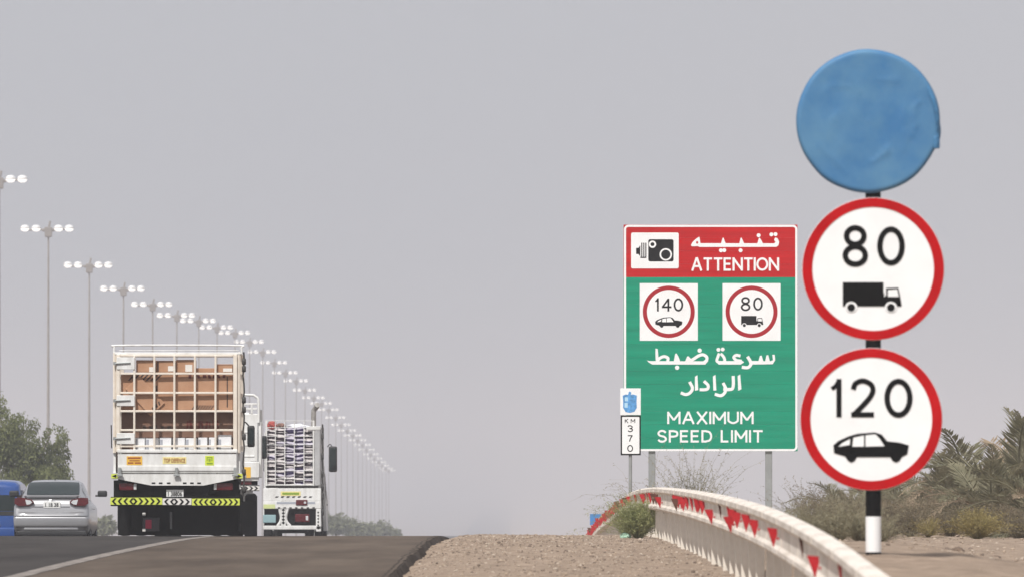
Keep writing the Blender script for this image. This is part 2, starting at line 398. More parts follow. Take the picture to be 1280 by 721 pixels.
def text_mesh(txt, x0, z0, x1, z1, y, name, m, parent, offset=.0, space=1.0):
    cu = bpy.data.curves.new(name, 'FONT'); cu.body = txt; cu.size = 1; cu.offset = offset; cu.extrude = .002; cu.space_character = space; cu.resolution_u = 3
    ob = bpy.data.objects.new('tmp_text', cu); COL.objects.link(ob)
    dg = bpy.context.evaluated_depsgraph_get(); dg.update()
    me = bpy.data.meshes.new_from_object(ob.evaluated_get(dg)); bpy.data.objects.remove(ob)
    xs = [v.co.x for v in me.vertices]; ys = [v.co.y for v in me.vertices]
    a, b, c, d = min(xs), max(xs), min(ys), max(ys)
    for v in me.vertices:
        u, q, h = (v.co.x-a)/(b-a), (v.co.y-c)/(d-c), v.co.z
        v.co = (x0+u*(x1-x0), y-.0045-h, z0+q*(z1-z0))
    me.materials.clear(); me.materials.append(m); me.name = name
    return link(name, me, parent)

# ================================================================== THE SETTING
def axis_lines(parts):
    out = []
    for a, b, st in parts:
        n = max(1, round((b-a)/st)); out += [a + (b-a)*i/n for i in range(n)]
    return out + [parts[-1][1]]
def sheet(name, xs, ys, zf, m):
    mb = MB(); nx = len(xs)
    for y in ys:
        for x in xs: mb.v.append((x, y, zf(x, y)))
    for j in range(len(ys)-1):
        for i in range(nx-1): mb.face([j*nx+i, j*nx+i+1, (j+1)*nx+i+1, (j+1)*nx+i])
    o = mb.build(name, m, smooth=True); tag(o, kind='structure'); return o
gx = axis_lines([(-1500,-200,300),(-200,-40,20),(-40,-2,4),(-2,-1.4,.3),(-1.4,3.6,.1),(3.6,9,.2),(9,40,3),(40,200,20),(200,1500,260)])
gy = axis_lines([(-80,40,10),(40,70,1),(70,170,.3),(170,260,1.5),(260,900,10),(900,3200,40),(3200,12000,400)])
sheet('ground', gx, gy, ground_z, M_GRAVEL)
ry = axis_lines([(-80,40,10),(40,70,1),(70,170,.5),(170,300,2),(300,900,8),(900,3200,30),(3200,9000,400)])
def edge_x(Y): return ROAD_X + .05*noise.noise(Vector((2.0, Y*.18, 0))) + .05*noise.noise(Vector((5.0, Y*.7, 0)))
def strip(name, xa, xb, dz, m, ylines):
    mb = MB()
    for Y in ylines:
        a = xa(Y) if callable(xa) else xa; b = xb(Y) if callable(xb) else xb
        mb.v += [(a, Y, g(Y)+dz), ((a+b)/2, Y, g(Y)+dz), (b, Y, g(Y)+dz)]
    for j in range(len(ylines)-1):
        for i in range(2): mb.face([3*j+i, 3*j+i+1, 3*j+4+i, 3*j+3+i])
    o = mb.build(name, m, smooth=True); tag(o, kind='structure'); return o
strip('road', -30.0, LINE_X+.10, 0.0, M_ASPH, ry)
strip('road_shoulder', LINE_X+.10, edge_x, 0.0, M_SHLD, ry)
# broken bitumen lip where the shoulder ends
mb = MB(); ly = [y for y in ry if 40 <= y <= 400]
for Y in ly:
    a = edge_x(Y) - .06 + .03*noise.noise(Vector((8, Y*1.1, 0))); b = edge_x(Y) + .015; c = b + .06 + .07*noise.noise(Vector((11, Y*.9, 0)))
    mb.v += [(a, Y, g(Y)+.004), (b, Y, g(Y)-.01), (c, Y, g(Y)-.12)]
for j in range(len(ly)-1):
    for i in range(2): mb.face([3*j+i, 3*j+i+1, 3*j+4+i, 3*j+3+i])
tag(mb.build('road_edge', M_EDGE, smooth=True), kind='structure')
def wob(c, k): return lambda Y: c + .015*noise.noise(Vector((k, Y*.5, 0)))
strip('edge_line', wob(LINE_X-.10, 1.0), wob(LINE_X+.10, 4.0), .005, M_LINE, [y for y in ry if y < 900])
for k, lx in enumerate((-8.65, -12.3, -15.95)):
    mb = MB()
    for j in range(60):
        Y = 30 + 12*j
        mb.v += [(lx-.075, Y, g(Y)+.005), (lx+.075, Y, g(Y)+.005), (lx+.075, Y+2.5, g(Y+2.5)+.005), (lx-.075, Y+2.5, g(Y+2.5)+.005),
                 (lx-.075, Y+5, g(Y+5)+.005), (lx+.075, Y+5, g(Y+5)+.005)]
        b = 6*j; mb.face([b,b+1,b+2,b+3]); mb.face([b+3,b+2,b+5,b+4])
    tag(mb.build('lane_line', M_LINE), kind='structure')
# loose stones on the verge
ico = bmesh.new(); bmesh.ops.create_icosphere(ico, subdivisions=1, radius=1); icv = [v.co.copy() for v in ico.verts]; icf = [[v.index for v in f.verts] for f in ico.faces]; ico.free()
def stones(name, spots, m):
    mb = MB()
    for X, Y, s in spots:
        r3 = Euler((rnd.random()*6, rnd.random()*6, rnd.random()*6)).to_matrix(); sc = Vector((1, rnd.uniform(.7,1.3), rnd.uniform(.5,.8)))
        b = len(mb.v); z = ground_z(X, Y) + s*.25
        for v in icv:
            p = r3 @ (v * rnd.uniform(.75, 1.2)); mb.v.append((X+p.x*s*sc.x, Y+p.y*s*sc.y, z+p.z*s*sc.z))
        for f in icf: mb.face([b+i for i in f])
    return mb.build(name, m, kind='stuff')
sp = []
for i in range(13000):
    Y = 78 + 80*rnd.random()**.8; X = rnd.uniform(ROAD_X+.06, 2.6); sp.append((X, Y, .005 + .015*rnd.random()**3 + (.018 if rnd.random() < .012 else 0)))
for i in range(1800):
    Y = rnd.uniform(75, 135); X = rnd.uniform(2.8, 8.5); sp.append((X, Y, .008 + .026*rnd.random()**3))
o = stones('gravel', sp[::2], M_STONE); tag(o, 'loose tan gravel stones scattered over the roadside verge', 'gravel', kind='stuff')
o = stones('pale_gravel', sp[1::4], mat('pale_stone', (.52,.44,.36), .95, col2=(.36,.29,.23), scale=3, spec=.1)); tag(o, 'pale pinkish gravel stones among the tan ones on the verge', 'gravel', kind='stuff')
o = stones('dark_gravel', sp[3::4], mat('dark_stone', (.24,.185,.145), .95, col2=(.12,.092,.072), scale=3, spec=.1)); tag(o, 'dark brown gravel stones among the tan ones on the verge', 'gravel', kind='stuff')

# ================================================================== GUARDRAIL
rail = empty('guardrail', (RAIL_X, 45, g(45)))
tag(rail, 'long cream steel guardrail with red reflectors curving over the crest', 'guardrail')
RH = .80
railz = lambda Y: g(Y)
def child_at(me, name, parent, p, rot=(0,0,0)):
    return link(name, me, parent, Vector(p) - parent.location, rot)
LB = 4.0
prof = [(.050,.800),(-.035,.798),(-.066,.775),(-.066,.728),(-.030,.694),(-.026,.62),(-.030,.545),(-.060,.518),(-.062,.482),(-.035,.456),(.050,.452)]
mb = MB(); n = len(prof)
for yy, ox in ((-.005, 0), (LB+.16, .004)):
    for x, z in prof: mb.v.append((x+ox, yy, z-ox*.5))
    for x, z in prof: mb.v.append((x+ox+.004, yy, z-ox*.5))
for i in range(n-1):
    mb.face([i+1, i, 2*n+i, 2*n+i+1]); mb.face([n+i, n+i+1, 3*n+i+1, 3*n+i])
    mb.face([i, i+1, n+i+1, n+i]); mb.face([2*n+i+1, 2*n+i, 3*n+i, 3*n+i+1])
mb.face([0, n, 3*n, 2*n]); mb.face([2*n-1, n-1, 3*n-1, 4*n-1])
proto = mb.build('beam', M_RAIL, rail); beam_me = proto.data; bpy.data.objects.remove(proto)
pm = MB()
for zz in (0,): pm.rbox(.052,.134,-.03,.05,-.5,.70,.018,2); pm.box(-.015, .06, -.015, .03, .54, .68)
proto = pm.build('post', M_POST, rail, smooth=True); post_me = proto.data; bpy.data.objects.remove(proto)
rm = MB(); rm.prism([(-.112,.715),(-.030,.700),(-.030,.655),(-.066,.548)], -.004, .004); rm.box(-.034, -.02, -.015, .015, .61, .63)
proto = rm.build('reflector', M_REFL, rail); refl_me = proto.data; bpy.data.objects.remove(proto)
refd_me = refl_me.copy(); refd_me.materials[0] = M_REFD
Y = 45.0; k = 0
while Y < 292:
    z0, z1 = railz(Y), railz(Y+LB)
    child_at(beam_me, 'beam', rail, (RAIL_X, Y, z0), (math.atan2(z1-z0, LB), 0, 0))
    Y += LB; k += 1
Y = 46.0
while Y < 292:
    child_at(post_me, 'post', rail, (RAIL_X + rnd.uniform(-.012,.012), Y, railz(Y)+rnd.uniform(-.02,.01)), (0, rnd.uniform(-.012,.012), 0))
    q = rnd.random()
    if Y > 100 or q < .93:
        me = refd_me if rnd.random() < (.18 if Y < 140 else .05) else refl_me
        child_at(me, 'reflector', rail, (RAIL_X-.004, Y+.3, railz(Y)), (0, rnd.uniform(-.22,.22), rnd.uniform(-.3,.3)))
    if Y > 175 or (74 < Y < 84) or (96 < Y < 112):
        child_at(refl_me, 'reflector', rail, (RAIL_X-.004, Y+1.55, railz(Y+1.25)), (0, rnd.uniform(-.1,.1), 0))
    Y += 2.5

# ================================================================== SIGNS
def base_y(D, X): return 576 + (HC - ground_z(X, D)) * F / D
# ---- large green and red radar board
D = 200.0; sc = F/D; cx = 888.0; X0 = (cx-640)/sc; by = base_y(D, X0)
S = empty('radar_warning_sign', (X0, D, ground_z(X0, D)))
tag(S, 'large green and red radar speed limit board with Arabic lettering on two posts', 'road sign')
px = lambda x: (x-cx)/sc
pz = lambda y: (by-y)/sc
for xx in (815, 961): MB().rbox(px(xx)-.08, px(xx)+.08, .045, .205, -.8, pz(300), .012, 1).build('post', M_STEEL, S)
edges = [281 + (346.5-281)*i/4 for i in range(5)] + [346.5 + (563.5-346.5)*i/13 for i in range(1, 14)]
for i in range(17):
    MB().rbox(px(779.5), px(997), 0, .035, pz(edges[i+1])+.001, pz(edges[i])-.001, .002, 1).build('plank', M_SIGNR if i < 4 else M_SIGNG, S)
MB().box(px(780), px(996.5), .0355, .0415, pz(563), pz(281.5)).build('backing_sheet', M_BACK, S)
for yy in (310, 400, 490, 545): MB().box(px(785), px(992), .042, .075, pz(yy)-.03, pz(yy)+.03).build('stiffener', M_BACK, S)
# border
pr = Print(cx, by, sc, 0)
def rrect(x0, y0, x1, y1, r, n=6):
    pts = []
    for ccx, ccy, a in ((x1-r,y0+r,-90),(x1-r,y1-r,0),(x0+r,y1-r,90),(x0+r,y0+r,180)):
        for k in range(n+1): pts.append((ccx+r*math.cos(R(a+90*k/n)), ccy+r*math.sin(R(a+90*k/n))))
    return pts
def frame(pr, x0, y0, x1, y1, r, t):
    A = rrect(x0, y0, x1, y1, r); B = rrect(x0+t, y0+t, x1-t, y1-t, max(.5, r-t)); b = len(pr.mb.v); n = len(A)
    for p, q in zip(A, B):
        p, q = pr.P(p), pr.P(q); pr.mb.v += [(p[0], pr.y-.004, p[1]), (q[0], pr.y-.004, q[1]), (p[0], pr.y-.001, p[1]), (q[0], pr.y-.001, q[1])]
    for k in range(n):
        a, c = b+4*k, b+4*((k+1) % n); pr.mb.face([a, a+1, c+1, c]); pr.mb.face([a+2, a, c, c+2]); pr.mb.face([a+1, a+3, c+3, c+1])
frame(pr, 780, 281.3, 996.8, 563.3, 5.5, 2.6); pr.build('border', M_SIGNW, S)
# camera pictogram
c1 = lambda p: (760+p[0]/5.12, 270+p[1]/5.12)
pr.rect(*c1((148,107)), *c1((453,336)), r=2.2); pr.build('pictogram_panel', M_SIGNW, S)
pr.rect(*c1((258,150)), *c1((420,292)), r=2.4)
pr.poly([(180,205),(195,205),(207,188),(207,260),(195,245),(180,245)], c1)
for a in (213, 226, 239): pr.rect(a, 172, a+7, 268, c1)
pr.rect(*c1((207,262)), *c1((246,270)))
pr.build('camera_pictogram', M_SIGNK, S)
pr.disc(*c1((285,182)), 4.6); pr.disc(*c1((370,247)), 7.8); pr.build('camera_pictogram_rings', M_SIGNW, S)
pr.disc(*c1((285,182)), 2.4); pr.disc(*c1((370,247)), 5.8); pr.build('camera_pictogram_lens', M_SIGNK, S)['kind'] = 'stuff'; pr.layer = 0
# Arabic warning word
A1 = lambda p: (860+p[0]/10.667, 285+p[1]/10.667)
pr.poly([(1150,207),(1168,190),(1148,160),(1165,128),(1195,140),(1217,185),(1207,235),(1180,254),(150,256),(150,205)], A1)
for t in ([(925,210),(945,140),(957,133),(985,175),(1000,210)], [(685,210),(702,135),(715,130),(735,175),(750,210)], [(440,210),(462,135),(475,130),(490,175),(505,210)],
          [(38,236),(60,190),(110,145),(152,116),(162,170),(167,210),(160,256),(130,244),(60,248)]): pr.poly(t, A1)
for c in ((1113,88),(1168,85),(943,100),(702,300),(440,300),(484,298)): pr.disc(c[0], c[1], 27, 27, 10, A1)
pr.build('arabic_heading', M_SIGNW, S); pr.disc(122, 195, 15, 17, 10, A1); pr.build('letter_counter', M_SIGNR, S); pr.layer = 0
pr.letters('ATTENTION', 864, 322, 974, 338.5, 2.6, 'letter', M_SIGNW, S, .27)
# the two small limit panels
for nm, pcx in (('140', 836), ('80', 939.5)):
    pr.rect(pcx-36.3, 354, pcx+36.3, 425.5); pr.build('limit_panel', M_SIGNW, S)
    pr.ring(pcx, 389.5, 32.5, 27.3); pr.build('limit_ring', M_DRED, S)
    if nm == '140':
        for d_ in (('1',818.5,824),('4',827,839.5),('0',842,854)): pr.digit(d_[0], d_[1], 372.5, d_[2], 389, 2.3); pr.build('digit', M_SIGNK, S)
        T = lambda p: (819 + (p[0]-222)*.1, 396 + (p[1]-432)*.098)
        pr.car(T); pr.build('limit_marking', M_SIGNK, S); pr.car_win(T); pr.build('pictogram_windows', M_SIGNW, S)['kind'] = 'stuff'
    else:
        for d_ in (('8',926,938),('0',941.5,953.5)): pr.digit(d_[0], d_[1], 371.5, d_[2], 388, 2.3); pr.build('digit', M_SIGNK, S)
        T = lambda p: (926.5 + (p[0]-265)*.104, 394.5 + (p[1]-442)*.104)
        pr.lorry(T); pr.build('limit_marking', M_SIGNK, S); pr.lorry_win(T); pr.build('pictogram_windows', M_SIGNW, S)['kind'] = 'stuff'; pr.lorry_wheels(T); pr.build('pictogram_wheels', M_SIGNK, S)['kind'] = 'stuff'
    pr.layer = 0
# Arabic lines
A2 = lambda p: (800+p[0]/7.111, 430+p[1]/7.111); W2 = 1/7.111
pr.poly([(60,143),(90,148),(560,150),(600,140),(606,150),(580,179),(110,179),(85,165)], A2)
pr.poly([(138,36),(158,42),(166,135),(160,152),(140,152),(137,90)], A2)
pr.stroke([(152,150),(178,122),(215,108),(248,122),(246,150)], 26*W2, A2)
pr.poly([(300,152),(313,85),(325,80),(345,115),(358,152)], A2); pr.poly([(400,152),(418,110),(430,104),(450,125),(462,152)], A2)
pr.stroke([(440,152),(480,128),(520,102),(560,92),(592,112),(592,140),(570,160)], 27*W2, A2)
pr.disc(530,55,20,20,8,A2); pr.disc(330,207,20,20,8,A2); pr.build('arabic_word', M_SIGNW, S); pr.layer = 0
pr.stroke([(705,80),(692,112),(684,148),(720,163),(752,148),(744,112),(716,82)], 25*W2, A2)
pr.poly([(672,152),(690,146),(760,148),(915,148),(925,160),(895,179),(700,179)], A2)
pr.stroke([(893,103),(855,97),(834,116),(855,140),(905,150)], 26*W2, A2)
pr.stroke([(955,108),(978,145),(985,178),(958,206),(905,203)], 28*W2, A2)
pr.poly([(978,146),(1155,150),(1182,140),(1176,92),(1197,92),(1202,140),(1180,176),(985,179)], A2)
pr.poly([(1052,152),(1066,102),(1082,100),(1097,152)], A2); pr.poly([(1112,152),(1124,97),(1140,95),(1155,152)], A2)
for c in ((697,48),(735,45)): pr.disc(c[0], c[1], 18, 18, 8, A2)
pr.build('arabic_word', M_SIGNW, S); pr.layer = 0
pr.poly([(868,282),(890,266),(902,398),(872,412)], A2); pr.stroke([(828,280),(830,350),(822,392),(790,400),(740,396)], 28*W2, A2)
pr.stroke([(738,342),(762,392),(752,430),(718,455),(665,442)], 27*W2, A2)
pr.poly([(648,284),(671,270),(679,408),(652,411)], A2); pr.stroke([(568,326),(604,362),(602,392),(575,402),(530,402)], 27*W2, A2)
pr.poly([(488,287),(511,273),(517,405),(488,412)], A2); pr.stroke([(440,332),(466,385),(450,424),(410,445),(362,430)], 27*W2, A2)
pr.build('arabic_word', M_SIGNW, S); pr.layer = 0
pr.letters('MAXIMUM', 834, 514, 942, 529.5, 2.5, 'letter', M_SIGNW, S, .30)
pr.letters('SPEED LIMIT', 821.5, 537, 954, 552.5, 2.5, 'letter', M_SIGNW, S, .34)

# ---- kilometre board
D = 180.0; sc = F/D; cx = 788.0; X0 = (cx-640)/sc; by = base_y(D, X0)
S = empty('kilometre_marker', (X0, D, ground_z(X0, D)))
tag(S, 'narrow white KM 370 marker with blue crest in front of the green board', 'road sign')
px = lambda x: (x-cx)/sc
pz = lambda y: (by-y)/sc
MB().tube([(0,.06,-.6),(0,.06,pz(500))], .037, 10).build('post', M_STEEL, S, smooth=True)
MB().rbox(px(775.3), px(801), 0, .02, pz(518.3), pz(485), .004, 1).build('crest_panel', M_SIGNW, S)
MB().rbox(px(775.8), px(801), 0, .02, pz(568.5), pz(518.6), .004, 1).build('number_panel', M_SIGNK, S)
pr = Print(cx, by, sc, 0)
pr.rect(777.6, 520.6, 799.2, 566.5, r=.8); pr.build('number_face', M_SIGNW, S)
for d_ in (('3',784.3,531,791.2,539.5),('7',784.3,543.3,791,551.6),('0',784,555.6,791.3,564.2)): pr.digit(*d_, 1.3); pr.build('digit', M_SIGNK, S)
pr.layer = 0
pr.letters('KM', 781, 523, 794, 528.2, .9, 'letter', M_SIGNK, S, .8)
pr.poly([(778.3,494),(782,492.5),(785,493),(786,489.5),(787.5,488.6),(789,490),(788.6,493),(792,492.5),(796,494),(795.6,502),(796,509),(793,514),(787.5,515.5),(782,514.5),(778.8,509),(779,502)])
pr.build('crest', M_EMBL, S)
pr.rect(780.6, 503, 784.6, 509); pr.rect(781, 496, 785, 501); pr.build('crest_highlight', mat('emblem_pale', (.42,.66,.82), .5), S)

# ---- three round boards on the banded pole
D = 72.0; sc = F/D; cx = 1090.5; X0 = (cx-640)/sc; by = base_y(D, X0)
S = empty('speed_limit_signpost', (X0, D, ground_z(X0, D)))
tag(S, 'banded pole carrying two red-ringed 80 and 120 limit discs under a blue covered disc', 'road sign')
px = lambda x: (x-cx)/sc
pz = lambda y: (by-y)/sc
pole = empty('pole', (0,0,0)); pole.parent = S
bands = [(-.6, pz(689.5), M_SIGNK), (pz(689.5), pz(645), M_SIGNW), (pz(645), pz(612), M_SIGNK), (pz(612), pz(130), M_SIGNK)]
for a, b, m in bands:
    x = 1092; MB().tube([(px(x),.075,a),(px(x),.075,b)], .066, 18).build('band', m, pole, smooth=True)
for nm, ccx, ccy in (('80', 1091.5, 336), ('120', 1089, 523.5)):
    disc = MB().lathe([(0,.0),(88/sc,.0),(89/sc,.004),(89/sc,.016),(86/sc,.018),(0,.018)], 'Y', 72, (px(ccx), 0, pz(ccy))).build('sign_disc', M_SIGNW, S)
    pr = Print(cx, by, sc, 0)
    pr.ring(ccx, ccy, 88.6, 76.0, 96, 88.6, 77.0); pr.build('red_ring', M_RRED, disc)
    if nm == '80':
        C = lambda p: (980+p[0]/3.605, 230+p[1]/3.605)
        pr.digit('8', *C((264,192)), *C((379,368)), 6.9); pr.build('digit', M_SIGNK, disc); pr.digit('0', *C((420,192)), *C((545,368)), 6.9); pr.build('digit', M_SIGNK, disc)
        pr.lorry(C); pr.build('lorry_pictogram', M_SIGNK, disc); pr.lorry_win(C); pr.build('pictogram_windows', M_SIGNW, disc)['kind'] = 'stuff'; pr.lorry_wheels(C); pr.build('pictogram_wheels', M_SIGNK, disc)['kind'] = 'stuff'
    else:
        C = lambda p: (980+p[0]/3.605, 420+p[1]/3.605)
        pr.digit('1', *C((208,192)), *C((264,364)), 6.4); pr.build('digit', M_SIGNK, disc); pr.digit('2', *C((300,190)), *C((412,364)), 6.4); pr.build('digit', M_SIGNK, disc); pr.digit('0', *C((452,190)), *C((579,366)), 6.8); pr.build('digit', M_SIGNK, disc)
        pr.car(C); pr.build('car_pictogram', M_SIGNK, disc); pr.car_win(C); pr.build('pictogram_windows', M_SIGNW, disc)['kind'] = 'stuff'
    MB().box(px(1092)-.09, px(1092)+.09, .019, .15, pz(ccy)-.03, pz(ccy)+.03).build('bracket', M_BACK, disc)
# blue plastic wrapped disc
mb = MB(); NR, NA = 34, 160; ccx, ccy = 1085.5, 151.5; r0 = 90/sc
CREASE = [((.02,-.32),(.14,-.26),.012),((.14,-.26),(.17,-.22),.012),((-.30,-.02),(-.24,.06),.008),((-.12,.22),(-.10,.40),.007),((.05,.33),(.25,.36),.007),((.36,-.12),(.44,.16),.014),((.30,-.2),(.33,.1),.008),((-.4,-.2),(-.2,-.42),.006),((-.35,.25),(-.15,.30),.005)]
def wrinkle(u, v):
    h = .007*noise.noise(Vector((u*3, v*2, 1))) + .0025*noise.noise(Vector((u*9+3, v*6, 2)))
    u, v = u + .05*noise.noise(Vector((u*5, v*5, 11))) + .02*noise.noise(Vector((u*14, v*14, 12))), v + .05*noise.noise(Vector((u*5, v*5, 21))) + .02*noise.noise(Vector((u*14, v*14, 22)))
    for (ax, az), (bx, bz), k in CREASE:
        dx, dz = bx-ax, bz-az; t = max(0, min(1, ((u-ax)*dx+(v-az)*dz)/(dx*dx+dz*dz))); d = math.hypot(u-ax-t*dx, v-az-t*dz)
        h += .55*k*max(0, 1-d/.05)**1.5*(.6+.4*math.sin(t*3.14))
    return h
mb.v.append((px(ccx), -.03, pz(ccy)))
for i in range(1, NR+1):
    for k in range(NA):
        t = 2*math.pi*k/NA; rr = r0*(i/NR)
        rr *= 1 + (.012*noise.noise(Vector((math.cos(t)*2.2, math.sin(t)*2.2, 4))) if i > NR-3 else 0)
        if i > NR-3 and -.42 < math.sin(t) < -.02 and math.cos(t) > 0: rr += .018*math.sin((math.sin(t)+.42)/.4*math.pi)
        u, v = rr*math.cos(t), rr*math.sin(t); edge = smooth(.95, 1.0, i/NR)
        mb.v.append((px(ccx)+u, -.028 - wrinkle(u, v) + .028*edge*edge, pz(ccy)+v))
for k in range(NA): mb.face([0, 1+k, 1+(k+1) % NA])
for i in range(NR-1):
    for k in range(NA):
        a, c = 1+i*NA, 1+(i+1)*NA; mb.face([a+k, c+k, c+(k+1) % NA, a+(k+1) % NA])
b = len(mb.v)
for k in range(NA):
    v = mb.v[1+(NR-1)*NA+k]; mb.v.append((px(ccx)+(v[0]-px(ccx))*.97, .03, pz(ccy)+(v[2]-pz(ccy))*.97))
for k in range(NA): a = 1+(NR-1)*NA; mb.face([a+k, b+k, b+(k+1) % NA, a+(k+1) % NA])
mb.face([b+k for k in range(NA)])
cov = mb.build('blue_cover', M_BLUE, S, smooth=True); cov['label'] = 'crumpled blue plastic wrapped over the top disc'
mb = MB()
for a, s_ in ((0, 0), (1, .012), (2, -.008)):
    pts = catmull([(px(1160+3*a), -.035, pz(108+6*a)), (px(1166+2*a), -.05, pz(130+3*a)), (px(1171+a), -.045, pz(155)), (px(1172), -.03, pz(180-4*a))], 5)
    mb.tube(pts, [.008+.004*math.sin(i*.8+a) for i in range(len(pts))], 6)
mb.rbox(px(1167), px(1175), -.03, .03, pz(186), pz(170), .012, 2)
mb.build('gathered_fold', mat('blue_plastic_fold', (.06,.20,.38), .45, var=.4, scale=12), cov, smooth=True)

# ---- small blue plate by the rail beyond the crest
D = 262.0; X0 = (743.5-640)*D/F
S = empty('small_blue_sign', (X0+.35, D, ground_z(X0+.35, D)))
tag(S, 'small plain blue plate beyond the far end of the guardrail', 'road sign')
zc = HC + (576-649)*D/F - ground_z(X0+.35, D)
MB().rbox(-.50, -.16, -.02, .0, zc-.16, zc+.18, .006, 1).build('plate', mat('plate_blue', (.05,.22,.52), .5), S)
MB().tube([(-.33,.03,-.5),(-.33,.03,zc+.12)], .03, 8).build('post', M_STEEL, S)

# ================================================================== VEHICLES
def wheel(parent, x, y, r, wd, name='wheel'):
    sgn = 1 if x > 0 else -1
    w_ = MB().lathe([(r*.58,-wd/2),(r*.9,-wd/2),(r*.985,-wd*.38),(r,-wd*.2),(r,wd*.2),(r*.985,wd*.38),(r*.9,wd/2),(r*.58,wd/2)], 'X', 24, (x, y, r)).build(name, M_RUBBER, parent, smooth=True)
    MB().lathe([(0,sgn*wd*.30),(r*.2,sgn*wd*.34),(r*.5,sgn*wd*.28),(r*.6,sgn*wd*.46),(r*.6,-sgn*wd*.4)], 'X', 18, (x, y, r)).build('rim', M_CHROME if r < .36 else M_WHITE, w_, smooth=True)
    return w_
def chevrons(parent, x0, x1, z0, z1, y, n, name, base, ink, flip=1):
    p = MB().rbox(x0, x1, y, y+.03, z0, z1, .003, 1).build(name, base, parent)
    mb = MB(); st = (x1-x0)/n; h = (z1-z0); zc = (z0+z1)/2; mid = (x0+x1)/2
    for i in range(n):
        c = x0 + st*(i+.5); d = -flip if c < mid-.01 else flip
        a = st*.24
        poly = [(c-d*a, z0+h*.06), (c-d*a+d*st*.45, zc), (c-d*a, z1-h*.06), (c-d*a-d*st*.40, z1-h*.06), (c-d*a+d*st*.08, zc), (c-d*a-d*st*.40, z0+h*.06)]
        mb.prism(poly, y-.004, y-.0005)
    o = mb.build('chevron_print', ink, p, kind='stuff'); triple(o.data); return p
def cab(parent, w2, y0, z0, z1, L, m):
    """forward-control lorry cab: back wall at y0"""
    side = [(y0,z0),(y0+L,z0),(y0+L+.04,z0+.55*(z1-z0)*.8),(y0+L-.28,z1-.12),(y0+L-.5,z1),(y0+.05,z1),(y0,z1-.1)]
    mb = MB(); n = len(side)
    ins = lambda z: w2 - (.09 if z > z1-.2 else 0)
    mb.v += [(-ins(z), y, z) for y, z in side] + [(ins(z), y, z) for y, z in side]
    mb.face(list(range(n))); mb.face([n+i for i in reversed(range(n))])
    for i in range(n): mb.face([(i+1) % n, i, n+i, n+(i+1) % n])
    c = mb.build('cab', m, parent)
    zs = z0+.5*(z1-z0)
    f = MB().quad((-w2+.12,y0+L+.03,zs),(w2-.12,y0+L+.03,zs),(w2-.2,y0+L-.25,z1-.16),(-w2+.2,y0+L-.25,z1-.16)); f.build('windscreen', M_GLASS, c)
    for s in (-1, 1):
        MB().quad((s*(w2+.006),y0+.45,zs),(s*(w2+.006),y0+L-.12,zs),(s*(w2-.06),y0+L-.32,z1-.2),(s*(w2-.06),y0+.45,z1-.2)).build('side_window', M_GLASS, c)
        MB().rbox(s*w2-.012 if s > 0 else s*w2-.012, s*w2+.012, y0+.5, y0+.62, zs-.2, zs-.16, .004, 1).build('door_handle', M_DARKP, c)
    MB().quad((-w2*.6,y0-.006,zs+.05),(w2*.6,y0-.006,zs+.05),(w2*.6,y0-.006,z1-.25),(-w2*.6,y0-.006,z1-.25)).build('rear_window', M_GLASS, c)
    return c
def mirror(parent, x, y, z0, z1, wd=.17, arm_to=None, dep=.1):
    m_ = MB().rbox(x-wd/2, x+wd/2, y-dep/2, y+dep/2, z0, z1, min(wd,dep)*.38, 3).build('mirror', M_DARKP, parent, smooth=True)
    MB().rbox(x-wd*.36, x+wd*.36, y-dep/2-.004, y-dep/2+.01, z0+.05, z1-.05, .004, 1).build('mirror_glass', M_GLASS, m_)
    if arm_to: MB().tube(catmull([(x, y, z1-.06), ((x+arm_to)/2, y+.02, z1+.06), (arm_to, y+.04, z1-.02)], 4), .014, 6).build('mirror_arm', M_DARKP, m_)
    return m_

# ------------------------------------------------ truck with the cartons
D = 142.0; sc = F/D; cx = 221.5; X0 = (cx-640)/sc; y0g = 576 + (HC-g(D))*sc
TZ = g(D)+.004
T1 = empty('cage_truck', (X0, D, TZ))
T1.rotation_euler.z = R(.9); tag(T1, 'white cage truck carrying brown cartons with yellow chevron rear bumper', 'truck')
U = lambda x: (x-cx)/sc
V = lambda y: (y0g-y)/sc
LEN = 4.3
ch = MB(); ch.box(-.42,-.34,.25,6.0,.58,.80); ch.box(.34,.42,.25,6.0,.58,.80)
for yy in (.3,1.6,2.8,4.0): ch.box(-.34,.34,yy,yy+.08,.60,.78)
ch.build('chassis', M_BLACK, T1)
MB().tube([(-.7,1.25,.40),(.7,1.25,.40)], .09, 10).lathe([(0,-.2),(.13,-.16),(.19,0),(.13,.16),(0,.2)], 'Y', 14, (0,1.25,.41)).build('axle', M_BLACK, T1, smooth=True)
MB().box(-1.0, 1.0, .60, .615, .015, .72).build('under_shade_sheet', M_RUBBER, T1)  # added black sheet standing in for the deep shade under the truck
for s in (-1,1):
    wheel(T1, s*.90, 1.25, .40, .22); wheel(T1, s*.63, 1.25, .40, .22); wheel(T1, s*.86, 4.9, .40, .22)
    MB().box(s*.87-.14, s*.87+.14, .66, .675, .10, .62).build('mud_flap', M_RUBBER, T1)
bed = MB().rbox(U(140), U(303), .0, LEN, V(600)+.02, V(592), .012, 1).build('bed', M_WHITE, T1)
MB().box(-1.0, 1.0, .6, LEN-.1, V(600)-.08, V(600)+.018).build('bed_frame', M_BLACK, bed)
tg = MB().rbox(U(147.5), U(296), -.03, .02, V(591), V(566.8), .008, 1).rbox(U(147.5), U(296), -.045, -.028, V(588.5), V(582), .006, 1).build('tailgate', M_WHITE, T1)
MB().rbox(U(147), U(297), -.05, .03, V(566), V(561.6), .01, 1).build('tailgate_cap', M_WHITE, tg)
